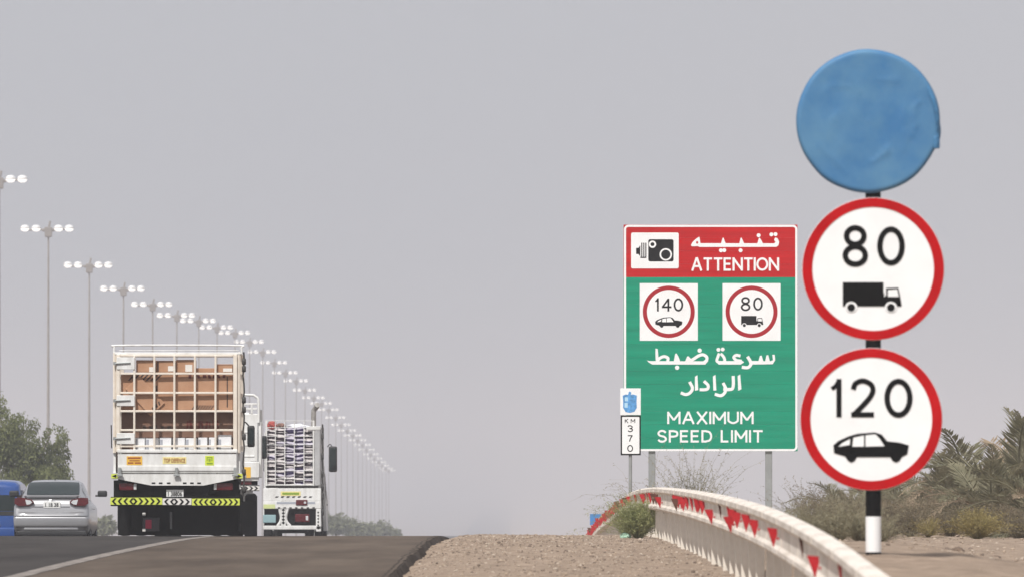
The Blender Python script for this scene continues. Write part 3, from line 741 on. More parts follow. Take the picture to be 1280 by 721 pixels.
for x in (150, 221, 294): MB().rbox(U(x)-.025, U(x)+.025, -.085, -.046, V(594), V(584), .008, 1).rbox(U(x)-.05, U(x)+.05, -.09, -.05, V(595), V(592.5), .005, 1).build('tailgate_latch', M_STEEL, tg)
def sticker(x0,y0,x1,y1,base,ink,lines,words=None):
    s_ = MB().box(U(x0),U(x1),-.0345,-.0315,V(y1),V(y0)).build('sticker', base, tg)
    if words:
        for w_, (a,b,c,d) in words: text_mesh(w_, U(a), V(d), U(c), V(b), -.0345, 'lettering', ink, s_, offset=.01)
    else:
        mb = MB()
        for (a,b,c,d) in lines: mb.box(U(a),U(c),-.037,-.0348,V(d),V(b))
        mb.build('print', ink, s_, kind='stuff')
sticker(158.5,570,178,581,M_STKO,M_INKR,[(160,571.2,176,573.4),(162,574.8,175,576.2),(160,577.4,167,579.4),(168.5,577.4,176.5,579.4)])
sticker(203.5,571,233,579.5,M_STKY,M_INKR,None,[('TOP DEFENCE',(205,572.6,231.5,577.8))])
sticker(256.5,569.5,267.5,581.5,M_STKG,M_INKG,[(258.5,571,265.5,572),(258.5,571,259.6,576),(264.4,571,265.5,576),(260.8,573,263.2,576.5),(258.5,578,266,580)])
# sloped skirt under the tailgate
skp = [(U(140),V(592.3)),(U(302),V(592.3)),(U(302),V(597)),(U(255),V(606.5)),(U(189),V(606.5)),(U(140),V(597))]
sk = MB().prism(skp, -.025, .02).build('rear_skirt', M_WHITE, T1)
mb = MB()
for x in (192, 201, 211, 231, 240, 249): mb.box(U(x)-.03, U(x)+.03, -.0285, -.0255, V(604.6), V(602.6))
mb.build('slot_marks', M_BLACK, sk, kind='stuff')
for x0, x1, d in ((139.2,147.5,-1),(295,303.2,1)):
    p = MB().box(U(x0),U(x1),-.032,-.0255,V(597.6),V(592)).build('chevron_tab', M_YEL, sk)
    c = (U(x0)+U(x1))/2; o = MB().prism([(c+d*.04,V(594.8)),(c-d*.03,V(592.6)),(c-d*.03,V(597))], -.036, -.0325).build('chevron_print', M_SIGNK, p)
# lamps, plate, bumper
MB().box(U(142),U(299),.12,.16,V(621),V(600)).build('lamp_board', M_BLACK, T1)
for s, x0, x1 in ((-1,149,171),(1,267,291)):
    tl = MB().rbox(U(x0),U(x1),.04,.13,V(612.5),V(603.5),.012,2).build('tail_light', M_TLIGHT, T1)
    xx = (x1-4, x1) if s < 0 else (x0, x0+4)
    MB().rbox(U(xx[0])+.003,U(xx[1])-.003,.034,.06,V(611.8),V(604.2),.006,1).build('reversing_lens', M_CLEAR, tl)
pl = MB().rbox(U(208),U(229.5),.05,.065,V(622),V(611.8),.004,1).build('number_plate', M_PLATE, T1)
text_mesh('1 38806', U(210), V(619.8), U(227.5), V(614), .0495, 'plate_number', M_BLACK, pl, offset=.015)
MB().rbox(U(138.5),U(299.5),.0,.06,V(632.3),V(620.6),.006,1).build('bumper_bar', M_BLACK, T1)
chevrons(T1, U(138), U(203), V(630.6), V(621.8), -.034, 9, 'chevron_strip', M_YEL, M_SIGNK, 1)
chevrons(T1, U(203.3), U(239.5), V(630.9), V(622.6), -.034, 5, 'chevron_strip', M_WTAPE, M_SIGNK, 1)
chevrons(T1, U(240), U(299.8), V(631.4), V(623), -.034, 9, 'chevron_strip', M_YEL, M_SIGNK, 1)
for x in (188, 258): MB().box(U(x)-.03,U(x)+.03,.06,.5,V(632),V(606)).build('bumper_stay', M_BLACK, T1)
tb = MB().rbox(U(178),U(198.5),.28,.55,V(664),V(647),.01,1).build('tool_box', mat('dark_grey_box',(.06,.055,.06),.7), T1)
MB().box(U(181.5),U(189),.274,.279,V(660.5),V(649.5)).build('red_reflector', mat('crimson_panel',(.42,.015,.06),.5), tb)
for yy in (662.5, 642.5): MB().rbox(U(177.6),U(181.6),.26,.29,V(yy+1.8),V(yy-1.8),.006,1).build('strap_buckle', M_WTAPE, tb)
MB().tube([(U(213),.5,.12),(U(213),.5,V(640))], .02, 6).build('hose', mat('grey_hose',(.2,.2,.2),.6), T1)
# cage: posts and bars
BARS_Z = [444.5, 467, 491, 513.8, 537.5, 557.5]; BARS_X = [168, 193, 218, 243.6, 269.4]
def cage_side(xc, parent):
    sdo = MB().tube([(xc,.03,V(566)),(xc,.03,V(441))], .03, 6).tube([(xc,LEN-.05,V(590)),(xc,LEN-.05,V(441))], .03, 6).tube([(xc,.03,V(442)),(xc,LEN-.05,V(442))], .03, 6).build('side_cage', M_CREAM, parent)
    for yb in BARS_Z[1:]: MB().tube([(xc,.06,V(yb)),(xc,LEN-.08,V(yb))], .018, 6).build('bar', M_CREAM, sdo)
    for k in range(1, 9): MB().tube([(xc,.06+k*.45,V(566)),(xc,.06+k*.45,V(444))], .016, 6).build('bar', M_CREAM, sdo)
    MB().box(xc-.02, xc+.02, .05, LEN, V(591), V(564)).build('side_board', M_WHITE, sdo)
    return sdo
cage_side(U(143.2), T1); cage_side(U(298.6), T1)
rg = MB().rbox(U(151),U(292),.032,.05,V(446.5),V(443.5),.006,1).build('rear_gate', M_CREAM, T1)
for xa_, xb_ in ((145.4,150.2),(291.6,296.6)): MB().rbox(U(xa_),U(xb_),-.03,.03,V(565),V(443),.008,1).build('gate_post', M_CREAM, rg)
for i, yb in enumerate(BARS_Z): MB().rbox(U(150.5),U(291.4),-.022,.018,V(yb+1.35),V(yb-1.35),.006,1).build('bar', M_CREAM, rg)
for xb in BARS_X: MB().rbox(U(xb-1.3),U(xb+1.3),-.030,.026,V(562),V(444),.006,1).build('bar', M_CREAM, rg)
for ya, yb in ((446.5,462),(494,507.5),(541,555)):
    hp = MB().rbox(U(146),U(168.5),-.045,-.032,V(yb),V(ya),.006,1).build('hinge_plate', M_WHITE, rg)
    MB().tube([(U(143),-.06,V((ya+yb)/2)),(U(163),-.055,V((ya+yb)/2-.8))], .014, 6).tube([(U(143.5),-.05,V((ya+yb)/2-2)),(U(143.5),-.05,V((ya+yb)/2+2))], .025, 8).build('hinge', M_STEEL, hp)
top = MB().tube(catmull([(U(142.5),.03,V(441)),(U(142.8),.03,V(434)),(U(145),.03,V(432)),(U(220),.03,V(431.6)),(U(299),.03,V(432.2)),(U(301.6),.03,V(434.5)),(U(302),.03,V(442))], 4), .017, 8).build('top_hoop', M_WHITE, T1, smooth=True)
MB().tube([(U(149),.03,V(438.2)),(U(298),.03,V(438.2))], .008, 6).build('bar', M_WHITE, top)
MB().rbox(U(143),U(301),.0,.06,V(443.6),V(440.4),.01,1).build('top_rail', M_WHITE, T1)
# straps and dark latches down the right side
mb = MB(); pts = [(U(304.5)+.012*math.sin(i*1.7), .03, V(440+i*10)) for i in range(19)]; mb.tube(pts, .016, 6)
for yy in (452, 461, 500, 512, 546, 590, 612): mb.rbox(U(303)-.01, U(306.5)+.012, 0, .07, V(yy+4), V(yy-4), .012, 1)
mb.build('latch_rod', mat('greasy_dark_steel',(.05,.047,.043),.6,var=.5,scale=9), T1, smooth=True)
MB().tube([(U(139.5),.06,V(560)),(U(139),.06,V(531))], .01, 6).build('latch_rod', M_BLACK, T1)
cab(T1, .95, LEN+.12, .62, 2.25, 1.55, M_WHITE)
mirror(T1, U(306)*1.0+.02, LEN+1.35, V(558), V(530), .13, .93)
mirror(T1, -1.16, LEN+1.35, V(558), V(530), .13, -.93)

# cartons on the truck, each its own thing
def carton(x0, x1, y0, y1, z0, z1, label, m=M_CARD, tape=True, prints=None, rot=0, cat='box', grp='cartons on the cage truck'):
    cxx, czz = (x0+x1)/2, z0; r_ = empty('carton', (X0+cxx, D+(y0+y1)/2, TZ+czz)); r_.rotation_euler = (0, rot, 0)
    tag(r_, label, cat, grp); hx, hy, hz = (x1-x0)/2, (y1-y0)/2, z1-z0
    bo = MB().rbox(-hx, hx, -hy, hy, 0, hz, .006, 1).build('carton_body', m, r_)
    if tape and hx > .12:
        MB().box(-hx+.004, hx-.004, -.035, .035, hz, hz+.002).build('tape', M_TAPE, r_)
        MB().quad((-hx+.01,-hy-.004,hz-.014),(hx-.01,-hy-.004,hz-.014),(hx-.01,-hy-.004,hz-.006),(-hx+.01,-hy-.004,hz-.006)).build('flap_edge', M_CARDD, r_)
    if prints: prints(r_, hx, hy, hz)
    return r_
def pr_text(w_, a, b, c, d, m=M_PRINT):
    return lambda r_, hx, hy, hz: text_mesh(w_, -hx+2*hx*a, hz*b, -hx+2*hx*c, hz*d, -hy, 'print', m, r_, offset=.01)
def pr_glyphs(spec, m=M_PRINT):
    def f(r_, hx, hy, hz):
        mb = MB()
        for (a, b, c, d, sl) in spec:
            x0_, x1_ = -hx+2*hx*a, -hx+2*hx*c; mb.quad((x0_,-hy-.004,hz*b),(x1_,-hy-.004,hz*b),(x1_+sl,-hy-.004,hz*d),(x0_+sl,-hy-.004,hz*d))
        mb.build('print', m, r_, kind='stuff')
    return f
def combine(*fs):
    def f(*a):
        for q in fs: q(*a)
    return f
def label_patch(a, b, c, d):
    return lambda r_, hx, hy, hz: MB().box(-hx+2*hx*a, -hx+2*hx*c, -hy-.005, -hy-.001, hz*b, hz*d).build('paper_label', M_WTAPE, r_)
zb = V(592)+.005
gl = lambda n, a, b, c, d, sd: (lambda q: [(a+(c-a)*i/n + q.uniform(0,.008), b+q.uniform(0,.2)*(d-b), a+(c-a)*(i+q.uniform(.4,.8))/n, d-q.uniform(0,.25)*(d-b), q.uniform(-.03,.03)) for i in range(n)])(random.Random(sd))
hatch = lambda n, a, b, c, d, sl: [(a+(c-a)*i/n, b, a+(c-a)*(i+.45)/n, d, sl) for i in range(n)]
# bottom layers standing on the bed (mostly behind the tailgate)
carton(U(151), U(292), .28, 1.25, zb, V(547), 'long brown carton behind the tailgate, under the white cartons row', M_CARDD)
carton(U(151), U(291), .20, 1.2, V(547)+.004, V(515), 'shaded brown carton with dim red print across the middle of the cage', M_CARDD, prints=combine(pr_glyphs(gl(9,.58,.25,.88,.72,3)), pr_glyphs(gl(5,.2,.3,.45,.5,4), M_PRINTB)))
carton(U(151), U(291), .062, 1.15, V(515)+.004, V(466), 'largest brown carton with slanted hatch print across the cage', M_CARD, prints=combine(
    pr_glyphs(hatch(7,.06,.80,.34,.97,.10), M_PRINTB), pr_glyphs(gl(8,.60,.86,.95,.97,7)), pr_glyphs(hatch(8,.63,.06,.82,.17,.05), M_PRINTB),
    pr_glyphs([(.30,.52,.325,.68,0),(.945,.12,.955,.9,0)], M_PRINTB)))
carton(U(170), U(194), .05, .9, V(466)+.004, V(450), 'small upper carton at left with a white label', M_CARD, prints=label_patch(.68,.05,.98,.45))
carton(U(195), U(219), .05, .9, V(466)+.004, V(450.6), 'small upper carton, second from left in the top row', M_CARD, prints=combine(label_patch(.62,.12,.98,.55), pr_glyphs([(.05,.1,.14,.9,0)], M_PRINTB)))
carton(U(220), U(243), .05, .9, V(466)+.004, V(449.6), 'small upper carton, third from left in the top row', M_CARD, prints=label_patch(.50,.08,.88,.62))
carton(U(245), U(270), .07, .95, V(466)+.004, V(460), 'low flat brown carton in the gap of the top row', M_CARD, tape=False)
carton(U(271), U(290.5), .05, .95, V(466)+.004, V(455), 'rightmost upper carton with long white label', M_CARD, prints=label_patch(.40,.12,.98,.5))
# leaning carton, left
r_ = carton(-.16, .16, .0, .024, 0, .62, 'narrow carton leaning diagonally at the left of the cage', M_CARD, tape=False, prints=pr_glyphs(gl(4,.1,.05,.9,.16,9), M_PRINTB))
r_.location = (X0+U(197), D+.045, TZ+V(512)); r_.rotation_euler = (0, R(-43), 0)
# row of white foam cartons
xs = [(168,181),(182,198),(199.5,214),(216,231),(232,246),(247.5,259),(261,270),(272,289)]
pos = ['leftmost in the row','second from the left in the row','third from the left in the row','fourth from the left in the row','fifth from the left in the row','third from the right in the row','second from the right in the row','rightmost and tallest in the row']
for i, (a, b) in enumerate(xs):
    r_ = carton(U(a), U(b), .06, .26, zb, V(547 + (0 if i < 7 else -3.5) + rnd.uniform(-.6,.6)), 'white foam carton behind the tailgate, '+pos[i], M_FOAM, tape=False, grp='white cartons behind the tailgate')
    hx = (U(b)-U(a))/2; MB().box(-hx+.004, -hx+hx*.5, -.104, -.1005, .03, V(549)-zb).build('side_flap', M_FGREY, r_)

# ------------------------------------------------ second truck, mostly hidden
D2 = 180.0; sc2 = F/D2; cx2 = 257.0; X2 = (cx2-640)/sc2; y2g = 576+(HC-g(D2))*sc2
T2 = empty('high_sided_truck', (X2, D2, g(D2)+.004)); T2.rotation_euler.z = R(1.7); tag(T2, 'white high-sided truck with orange sticker half hidden behind the cage truck', 'truck')
U2 = lambda x: (x-cx2)/sc2
V2 = lambda y: (y2g-y)/sc2
W2_ = U2(325.0)
ch = MB(); ch.box(-.44,-.35,.3,7.0,.75,1.0); ch.box(.35,.44,.3,7.0,.75,1.0)
for yy in (.35,2.2,4.5): ch.box(-.35,.35,yy,yy+.1,.77,.98)
ch.build('chassis', M_BLACK, T2)
for s in (-1,1):
    wheel(T2, s*.96, 1.5, .50, .26); wheel(T2, s*.66, 1.5, .50, .26); wheel(T2, s*.94, 5.6, .50, .26)
    MB().box(s*.93-.16, s*.93+.16, .80, .815, .14, .85).build('mud_flap', M_RUBBER, T2)
MB().rbox(-W2_+.02, W2_-.02, 0, 5.0, V2(601), V2(597), .01, 1).build('bed', M_WHITE, T2)
MB().rbox(-W2_+.01, W2_-.01, -.04, .01, V2(597)+.004, V2(577), .012, 1).build('tailgate', M_WHITE, T2)
pn = MB().rbox(-W2_+.03, W2_-.05, -.02, .03, V2(576.5), V2(517), .012, 1).build('rear_panel', M_WHITE, T2)
for yy in (540, 556, 570): MB().rbox(-W2_+.1, W2_-.12, -.032, -.018, V2(yy+1), V2(yy-1), .004, 1).build('rib', M_WHITE, pn)
for s in (-1,1):
    sb = MB().rbox(s*W2_-.03, s*W2_+.03, .02, 5.0, V2(597), V2(527), .012, 1).build('side_panel', M_WHITE, T2)
    for k in range(7): MB().rbox(s*W2_-.045, s*W2_+.045, .1+k*.78, .17+k*.78, V2(597), V2(512), .008, 1).build('stake', M_WHITE, sb)
hoop = MB().tube(catmull([(-W2_+.03,0,V2(528)),(-W2_+.03,0,V2(502)),(-W2_+.1,0,V2(495.5)),(-W2_+.25,0,V2(493.5)),(0,0,V2(493.3)),(W2_-.25,0,V2(493.5)),(W2_-.1,0,V2(495.5)),(W2_-.03,0,V2(502)),(W2_-.03,0,V2(528))], 5), .028, 8).build('top_hoop', M_WHITE, T2, smooth=True)
for yy in (505, 511): MB().rbox(-W2_+.06, W2_-.06, -.02, .015, V2(yy+1.4), V2(yy-1.4), .006, 1).build('bar', M_WHITE, hoop)
for k in range(5): MB().rbox(-W2_+.12+k*.5-.02, -W2_+.12+k*.5+.02, -.026, .02, V2(517), V2(505), .005, 1).build('bar', M_WHITE, hoop)
MB().box(U2(303),U2(313.5),-.046,-.0415,V2(597),V2(583.5)).build('sticker', M_STKO, T2)
MB().box(-W2_+.05,W2_-.05,.10,.14,V2(606),V2(599)).build('lamp_board', M_BLACK, T2)
for s in (-1,1): MB().rbox(s*.8-.17,s*.8+.17,.03,.11,V2(605.5),V2(600.5),.01,1).build('tail_light', M_TLIGHT, T2)
MB().rbox(-W2_+.02,W2_-.01,0,.07,V2(613.4),V2(606.2),.006,1).build('bumper_bar', M_BLACK, T2)
chevrons(T2, -W2_+.02, W2_-.01, V2(612.6), V2(607.2), -.034, 22, 'chevron_strip', M_WTAPE, M_SIGNK, 1)
MB().box(-1.0,1.0,.5,.54,.45,.82).build('under_guard', M_BLACK, T2)
cab(T2, 1.0, 5.15, .8, 2.75, 1.7, M_WHITE)
mirror(T2, 1.22, 6.5, 1.75, 2.25, .16, 1.0); mirror(T2, -1.22, 6.5, 1.75, 2.25, .16, -1.0)

# ------------------------------------------------ third truck with the bundles
D3 = 240.0; sc3 = F/D3; cx3 = 365.5; X3 = (cx3-640)/sc3; y3g = 576+(HC-g(D3))*sc3
Z3 = g(D3)+.004
T3 = empty('bundle_truck', (X3, D3, Z3)); tag(T3, 'white cage truck stacked with patterned bundles and an upright exhaust stack', 'truck')
U3 = lambda x: (x-cx3)/sc3
V3 = lambda y: (y3g-y)/sc3
ch = MB(); ch.box(-.42,-.34,.3,6.6,.7,.95); ch.box(.34,.42,.3,6.6,.7,.95)
for yy in (.4,2.4,4.4): ch.box(-.34,.34,yy,yy+.1,.72,.93)
ch.build('chassis', M_BLACK, T3)
for s in (-1,1):
    wheel(T3, s*.72, 1.5, .46, .24); wheel(T3, s*.45, 1.5, .46, .24); wheel(T3, s*.72, 5.5, .46, .24)
MB().rbox(U3(330), U3(401), .02, 4.6, V3(609.5), V3(606.5), .01, 1).build('bed', M_WHITE, T3)
MB().box(U3(333), U3(398), -.01, .03, V3(609), V3(607.2)).build('bed_shadow_gap', M_BLACK, T3)
bp = MB().rbox(U3(329), U3(401.5), -.03, .02, V3(626), V3(610), .015, 1).build('rear_panel', M_WHITE, T3)
st = MB().box(U3(351),U3(376),-.0345,-.0305,V3(619.3),V3(613.8)).build('sticker', M_STKY, bp)
MB().box(U3(353),U3(374),-.037,-.0348,V3(618),V3(615.2)).build('print', M_INKG, st, kind='stuff')
mb = MB()
for k in range(7): mb.prism([(U3(344+k*7),V3(621.5)),(U3(347+k*7),V3(621.5)),(U3(348.6+k*7),V3(619.9)),(U3(345+k*7),V3(619.9))], -.036, -.0305)
mb.build('dash_print', M_SIGNK, bp, kind='stuff')
# lower bumper with its two framed openings
mb = MB()
fr = lambda a,b,c,d: mb.rbox(U3(a),U3(c),-.05,.05,V3(d),V3(b),.02,2)
fr(329,626.2,401.5,635.5); fr(329,656.5,401.5,661.5)
for a, b in ((347,352.8),(355,361)):
    pts = [(349.5,635),(350.5,640),(351.8,646),(350.5,652),(347,657)] if a < 350 else [(360,635),(358.5,640),(357.2,646),(358.5,652),(363,657)]
    mb.tube([(U3(x), 0, V3(y)) for x, y in catmull([(p[0],p[1],0) for p in pts], 3) for x, y in [(x, y)]] if False else [(U3(p.x), 0, V3(p.y)) for p in catmull([(q[0],q[1],0) for q in pts], 3)], .045, 8)
fr(395,635.6,401.5,664)
fr(329,635.6,330.5,656)
bmpr = mb.build('bumper_frame', M_WHITE, T3)
MB().box(U3(330),U3(396),.10,.13,V3(657),V3(634)).build('bumper_backing', M_BLACK, T3)
MB().box(U3(346),U3(394),-.0545,-.051,V3(629.5),V3(626.8)).build('grey_recess', M_FGREY, bmpr)
mb = MB()
for k in range(6): mb.prism([(U3(352.2),V3(637+k*4)),(U3(354.4),V3(635+k*4)),(U3(356.4),V3(637+k*4)),(U3(354.4),V3(639+k*4))], -.057, -.0535) if k < 5 else None
for k in range(9): mb.box(U3(333+k*7.2),U3(336+k*7.2),-.0545,-.0508,V3(635),V3(633.5))
for k in range(6): mb.box(U3(397),U3(398.8),-.0545,-.0508,V3(641+k*4),V3(639+k*4))
mb.build('chevron_print', M_SIGNK, bmpr, kind='stuff')
MB().box(U3(351.5),U3(357.3),-.0525,-.03,V3(659),V3(635.6)).build('centre_stay', M_WHITE, bmpr)
yt = MB().box(U3(329.5),U3(344),-.0565,-.0515,V3(635.2),V3(630)).build('lime_tape', mat('pale_lime_tape',(.60,.66,.30),.5), bmpr)
for a, b, c, d, m, nm in ((370,624.2,384.5,631.2,M_TLIGHT,'upper_light'),(369,642,387,652,M_TLIGHT,'tail_light'),(329,643,345,653,mat('pale_blue_lens',(.28,.42,.44),.25),'tail_light')):
    l_ = MB().rbox(U3(a),U3(c),-.075,.09,V3(d),V3(b),.02,2).build(nm, m, T3)
    if m is M_TLIGHT: MB().rbox(U3(c-4.6),U3(c-1.6),-.083,-.07,V3(d-2),V3(b+2.4),.006,1).build('clear_lens', M_CLEAR, l_)
# cage
rg3 = MB().rbox(U3(334.2),U3(390.8),.0,.025,V3(607),V3(605),.006,1).build('rear_gate', M_WHITE, T3)
for xa_, xb_ in ((332,334),(391,393)): MB().rbox(U3(xa_),U3(xb_),-.02,.03,V3(607),V3(525.5),.006,1).build('gate_post', M_WHITE, rg3)
for x in (344.3,356,368,380): MB().tube([(U3(x),0,V3(607)),(U3(x),0,V3(526))], .015, 6).build('bar', M_WHITE, rg3)
for y in (525.8,534,545,555.5,566.5,577,588,598,606): MB().tube([(U3(333),-.012,V3(y)),(U3(392),-.012,V3(y))], .009, 6).build('bar', M_WHITE, rg3)
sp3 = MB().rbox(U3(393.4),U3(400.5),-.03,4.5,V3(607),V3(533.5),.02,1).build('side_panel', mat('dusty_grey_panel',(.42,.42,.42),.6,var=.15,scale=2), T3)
MB().rbox(U3(383),U3(400.8),-.04,.04,V3(537),V3(532.6),.01,1).build('corner_plate', M_WHITE, sp3)
MB().rbox(U3(330.5),U3(331.8),.0,4.5,V3(607),V3(540),.01,1).build('side_panel', M_WHITE, T3)
mb = MB(); mb.tube([(U3(403)+.015*math.sin(i*2.1), .05, V3(530+i*8)) for i in range(17)], .028, 6)
for yy in (545, 570, 592, 608, 620, 640): mb.rbox(U3(401.3), U3(404.8), .0, .1, V3(yy+4), V3(yy-4), .015, 1)
mb.build('latch_rod', MATS['greasy_dark_steel'], T3, smooth=True)
MB().tube(catmull([(U3(386.8),4.9,V3(640)),(U3(387),4.9,V3(560)),(U3(387),4.9,V3(517)),(U3(387.6),4.9,V3(511)),(U3(390.5),4.85,V3(507.5)),(U3(392),4.7,V3(504.5))], 5), .075, 12).build('exhaust_stack', mat('weathered_exhaust',(.42,.40,.37),.45,metal=.5,var=.3,scale=5), T3, smooth=True)
cab(T3, .86, 4.95, .75, 2.6, 1.7, M_WHITE)
mirror(T3, U3(410.5), 6.2, V3(590), V3(557), .24, .85, .16); mirror(T3, U3(334)-.18, 6.2, V3(590), V3(565), .2, -.85, .14)
# bundles
bm = bmesh.new(); bmesh.ops.create_cube(bm, size=1); bmesh.ops.subdivide_edges(bm, edges=bm.edges[:], cuts=3, use_grid_fill=True)
for v in bm.verts:
    p = v.co; k = 1 - .32*(abs(p.x*2)**4)*.5 - .10*noise.noise(p*5)
    v.co = Vector((p.x*(1-.12*(abs(p.z*2)**3)), p.y, p.z*k + .07*noise.noise(Vector((p.x*6, p.y*5, p.z*3)))))
bme = []
for m in (M_BUND, M_BUND2):
    me = bpy.data.meshes.new('bundle'); bm.to_mesh(me); me.materials.append(m); bme.append(me)
bm.free()
ORDN = ['first','second','third','fourth','fifth','sixth','seventh','eighth','ninth','tenth','eleventh','twelfth','thirteenth']
cols = [333.5,344.5,356.3,368.2,380.2,391]
for c in range(5):
    nrow = 13; zt, zb3 = V3(534.5 if c else 537), V3(606.3)
    hgt = (zt-zb3)/nrow
    for r in range(nrow):
        wd = (cols[c+1]-cols[c])/sc3
        o = link('bundle', bme[1 if (c in (2,3) and r > 4) or rnd.random() < .2 else 0], None, (X3+(U3(cols[c])+U3(cols[c+1]))/2, D3+.34+rnd.uniform(-.015,.03), Z3+zb3+(r+.5)*hgt), (rnd.uniform(-.06,.06), rnd.uniform(-.10,.10), rnd.choice((0, math.pi))), (wd*.98, .5, hgt*1.02))
        tag(o, 'dark and white patterned bundle, %s column from the left, %s from the top' % (ORDN[c], ORDN[nrow-1-r]), 'bundle', 'bundles stacked on the far truck')
mb = MB(); mb.rbox(U3(333.5), U3(391), .7, 4.4, V3(606.3), V3(540), .02, 1)
o = mb.build('load_stack', mat('load_cover',(.3,.27,.26),.8,var=.4,scale=4), None, (X3, D3, Z3)); tag(o, 'deep stack of dull load filling the far truck behind the patterned bundles', 'load')
def lump(name, c, r, m, label, cat, seed=1):
    b_ = bmesh.new(); bmesh.ops.create_icosphere(b_, subdivisions=3, radius=1)
    for v in b_.verts:
        d = 1 + .28*noise.noise(v.co*2.1+Vector((seed,0,0))); v.co = Vector((v.co.x*r[0]*d, v.co.y*r[1]*d, v.co.z*r[2]*d))
    me = bpy.data.meshes.new(name); b_.to_mesh(me); b_.free(); me.materials.append(m)
    o = link(name, me, None, c); tag(o, label, cat); return o
lump('red_sack', (X3+U3(339.5), D3+.4, Z3+V3(531)), (.14,.2,.12), M_REDL, 'red sack on top of the patterned bundles, at their left', 'sack', 2)
lump('brown_sack', (X3+U3(351), D3+.4, Z3+V3(532)), (.13,.2,.08), mat('brown_load',(.22,.12,.09),.8,var=.4,scale=6), 'brown sack beside the red one on top of the bundles', 'sack', 5)
lump('white_sack', (X3+U3(371), D3+.45, Z3+V3(533.5)), (.33,.25,.09), M_FOAM, 'long white sack on top of the patterned bundles', 'sack', 8)

# ------------------------------------------------ cars
def loft(stations, ringf, n_cap=True):
    mb = MB(); rings = []
    for st_ in stations:
        h = ringf(*st_[1:]); y = st_[0]; full = [(-x, z) for x, z in reversed(h[1:])] + h
        if h[-1][0] == 0: full = full[1:]
        b = len(mb.v); mb.v += [(x, y, z) for x, z in full]; rings.append((b, len(full)))
    for (a, n), (c, _) in zip(rings, rings[1:]):
        for i in range(n): mb.face([a+i, a+(i+1) % n, c+(i+1) % n, c+i])
    a, n = rings[0]; mb.face([a+i for i in reversed(range(n))]); a, n = rings[-1]; mb.face([a+i for i in range(n)])
    return mb
def ringf(w_, zb_, belt, roof, rw):
    return [(0,zb_),(w_*.80,zb_),(w_*.94,zb_+.06),(w_*.99,zb_+.18*(belt-zb_)+.03),(w_,zb_+.5*(belt-zb_)),(w_*.985,belt-.13*(belt-zb_)),(w_*.94,belt-.02),(rw+(w_*.92-rw)*.75,belt+(roof-belt)*.12),
            (rw+(w_*.92-rw)*.30,belt+(roof-belt)*.62),(rw,belt+(roof-belt)*.88),(rw*.86,belt+(roof-belt)*.97),(rw*.5,roof),(0,roof+.006)]
def shade(o, ang=35):
    me = o.data
    b_ = bmesh.new(); b_.from_mesh(me)
    for f in b_.faces: f.smooth = True
    for e in b_.edges:
        if len(e.link_faces) == 2 and e.calc_face_angle(0) > R(ang): e.smooth = False
    bmesh.ops.recalc_face_normals(b_, faces=b_.faces[:]); b_.to_mesh(me); b_.free()
Dc = 194.0; scc = F/Dc; cxc = 64.0; Xc = (cxc-640)/scc; ycg = 576+(HC-g(Dc))*scc
C1 = empty('silver_sedan', (Xc, Dc, g(Dc)+.004)); tag(C1, 'silver sedan with rear spoiler in the lane left of the cage truck', 'car')
Uc = lambda x: (x-cxc)/scc
Vc = lambda y: (ycg-y)/scc
ST = [(0.0,.70,.34,.66,.70,.60),(.03,.80,.30,.70,.735,.66),(.10,.845,.27,.74,.765,.70),(.13,.85,.26,.90,.93,.66),(.17,.86,.25,.96,1.02,.64),(.24,.865,.24,.97,1.065,.62),(.45,.875,.22,.97,1.075,.62),
      (.72,.88,.20,.97,1.085,.64),(.95,.88,.19,.965,1.21,.645),(1.2,.88,.18,.96,1.345,.63),(1.42,.88,.18,.955,1.425,.61),(1.75,.88,.18,.95,1.465,.60),(2.2,.88,.18,.945,1.478,.60),(2.6,.88,.18,.94,1.46,.60),(2.95,.88,.18,.93,1.40,.60),
      (3.25,.88,.18,.92,1.25,.62),(3.6,.88,.18,.91,1.03,.64),(3.75,.875,.19,.90,.98,.62),(4.1,.86,.20,.86,.92,.60),(4.35,.82,.22,.78,.84,.58),(4.50,.72,.26,.66,.72,.52),(4.54,.60,.30,.58,.62,.45)]
def make_car_body(root, paint):
    o = loft(ST, ringf).build('body', paint, root); shade(o, 38); return o
body = make_car_body(C1, M_SILVER)
def interp(y):
    for a, b in zip(ST, ST[1:]):
        if a[0] <= y <= b[0]:
            t = (y-a[0])/(b[0]-a[0]); return [p+(q-p)*t for p, q in zip(a[1:], b[1:])]
def glass_over(root, y0, y1, name, fx=.93, n=6, off=.012):
    mb = MB(); m_ = 9
    for j in range(n+1):
        y = y0+(y1-y0)*j/n; w_, zb_, belt, roof, rw = interp(y)
        for i in range(m_):
            u = -1+2*i/(m_-1); x = u*rw*fx; z = roof+.006-.03*abs(u)**3*(roof-belt)
            mb.v.append((x, y-off*.6 if y0 < 2 else y+off*.6, z+off))
    for j in range(n):
        for i in range(m_-1): a = j*m_+i; mb.face([a, a+1, a+m_+1, a+m_])
    return mb.build(name, M_GLASS, root, smooth=True)
rw_ = glass_over(C1, .80, 1.40, 'rear_window')
MB().rbox(-.10,.10,1.0,1.03,1.19+.02,1.23+.02,.008,1).build('brake_light', M_TLIGHT, rw_)
glass_over(C1, 3.0, 3.6, 'windscreen')
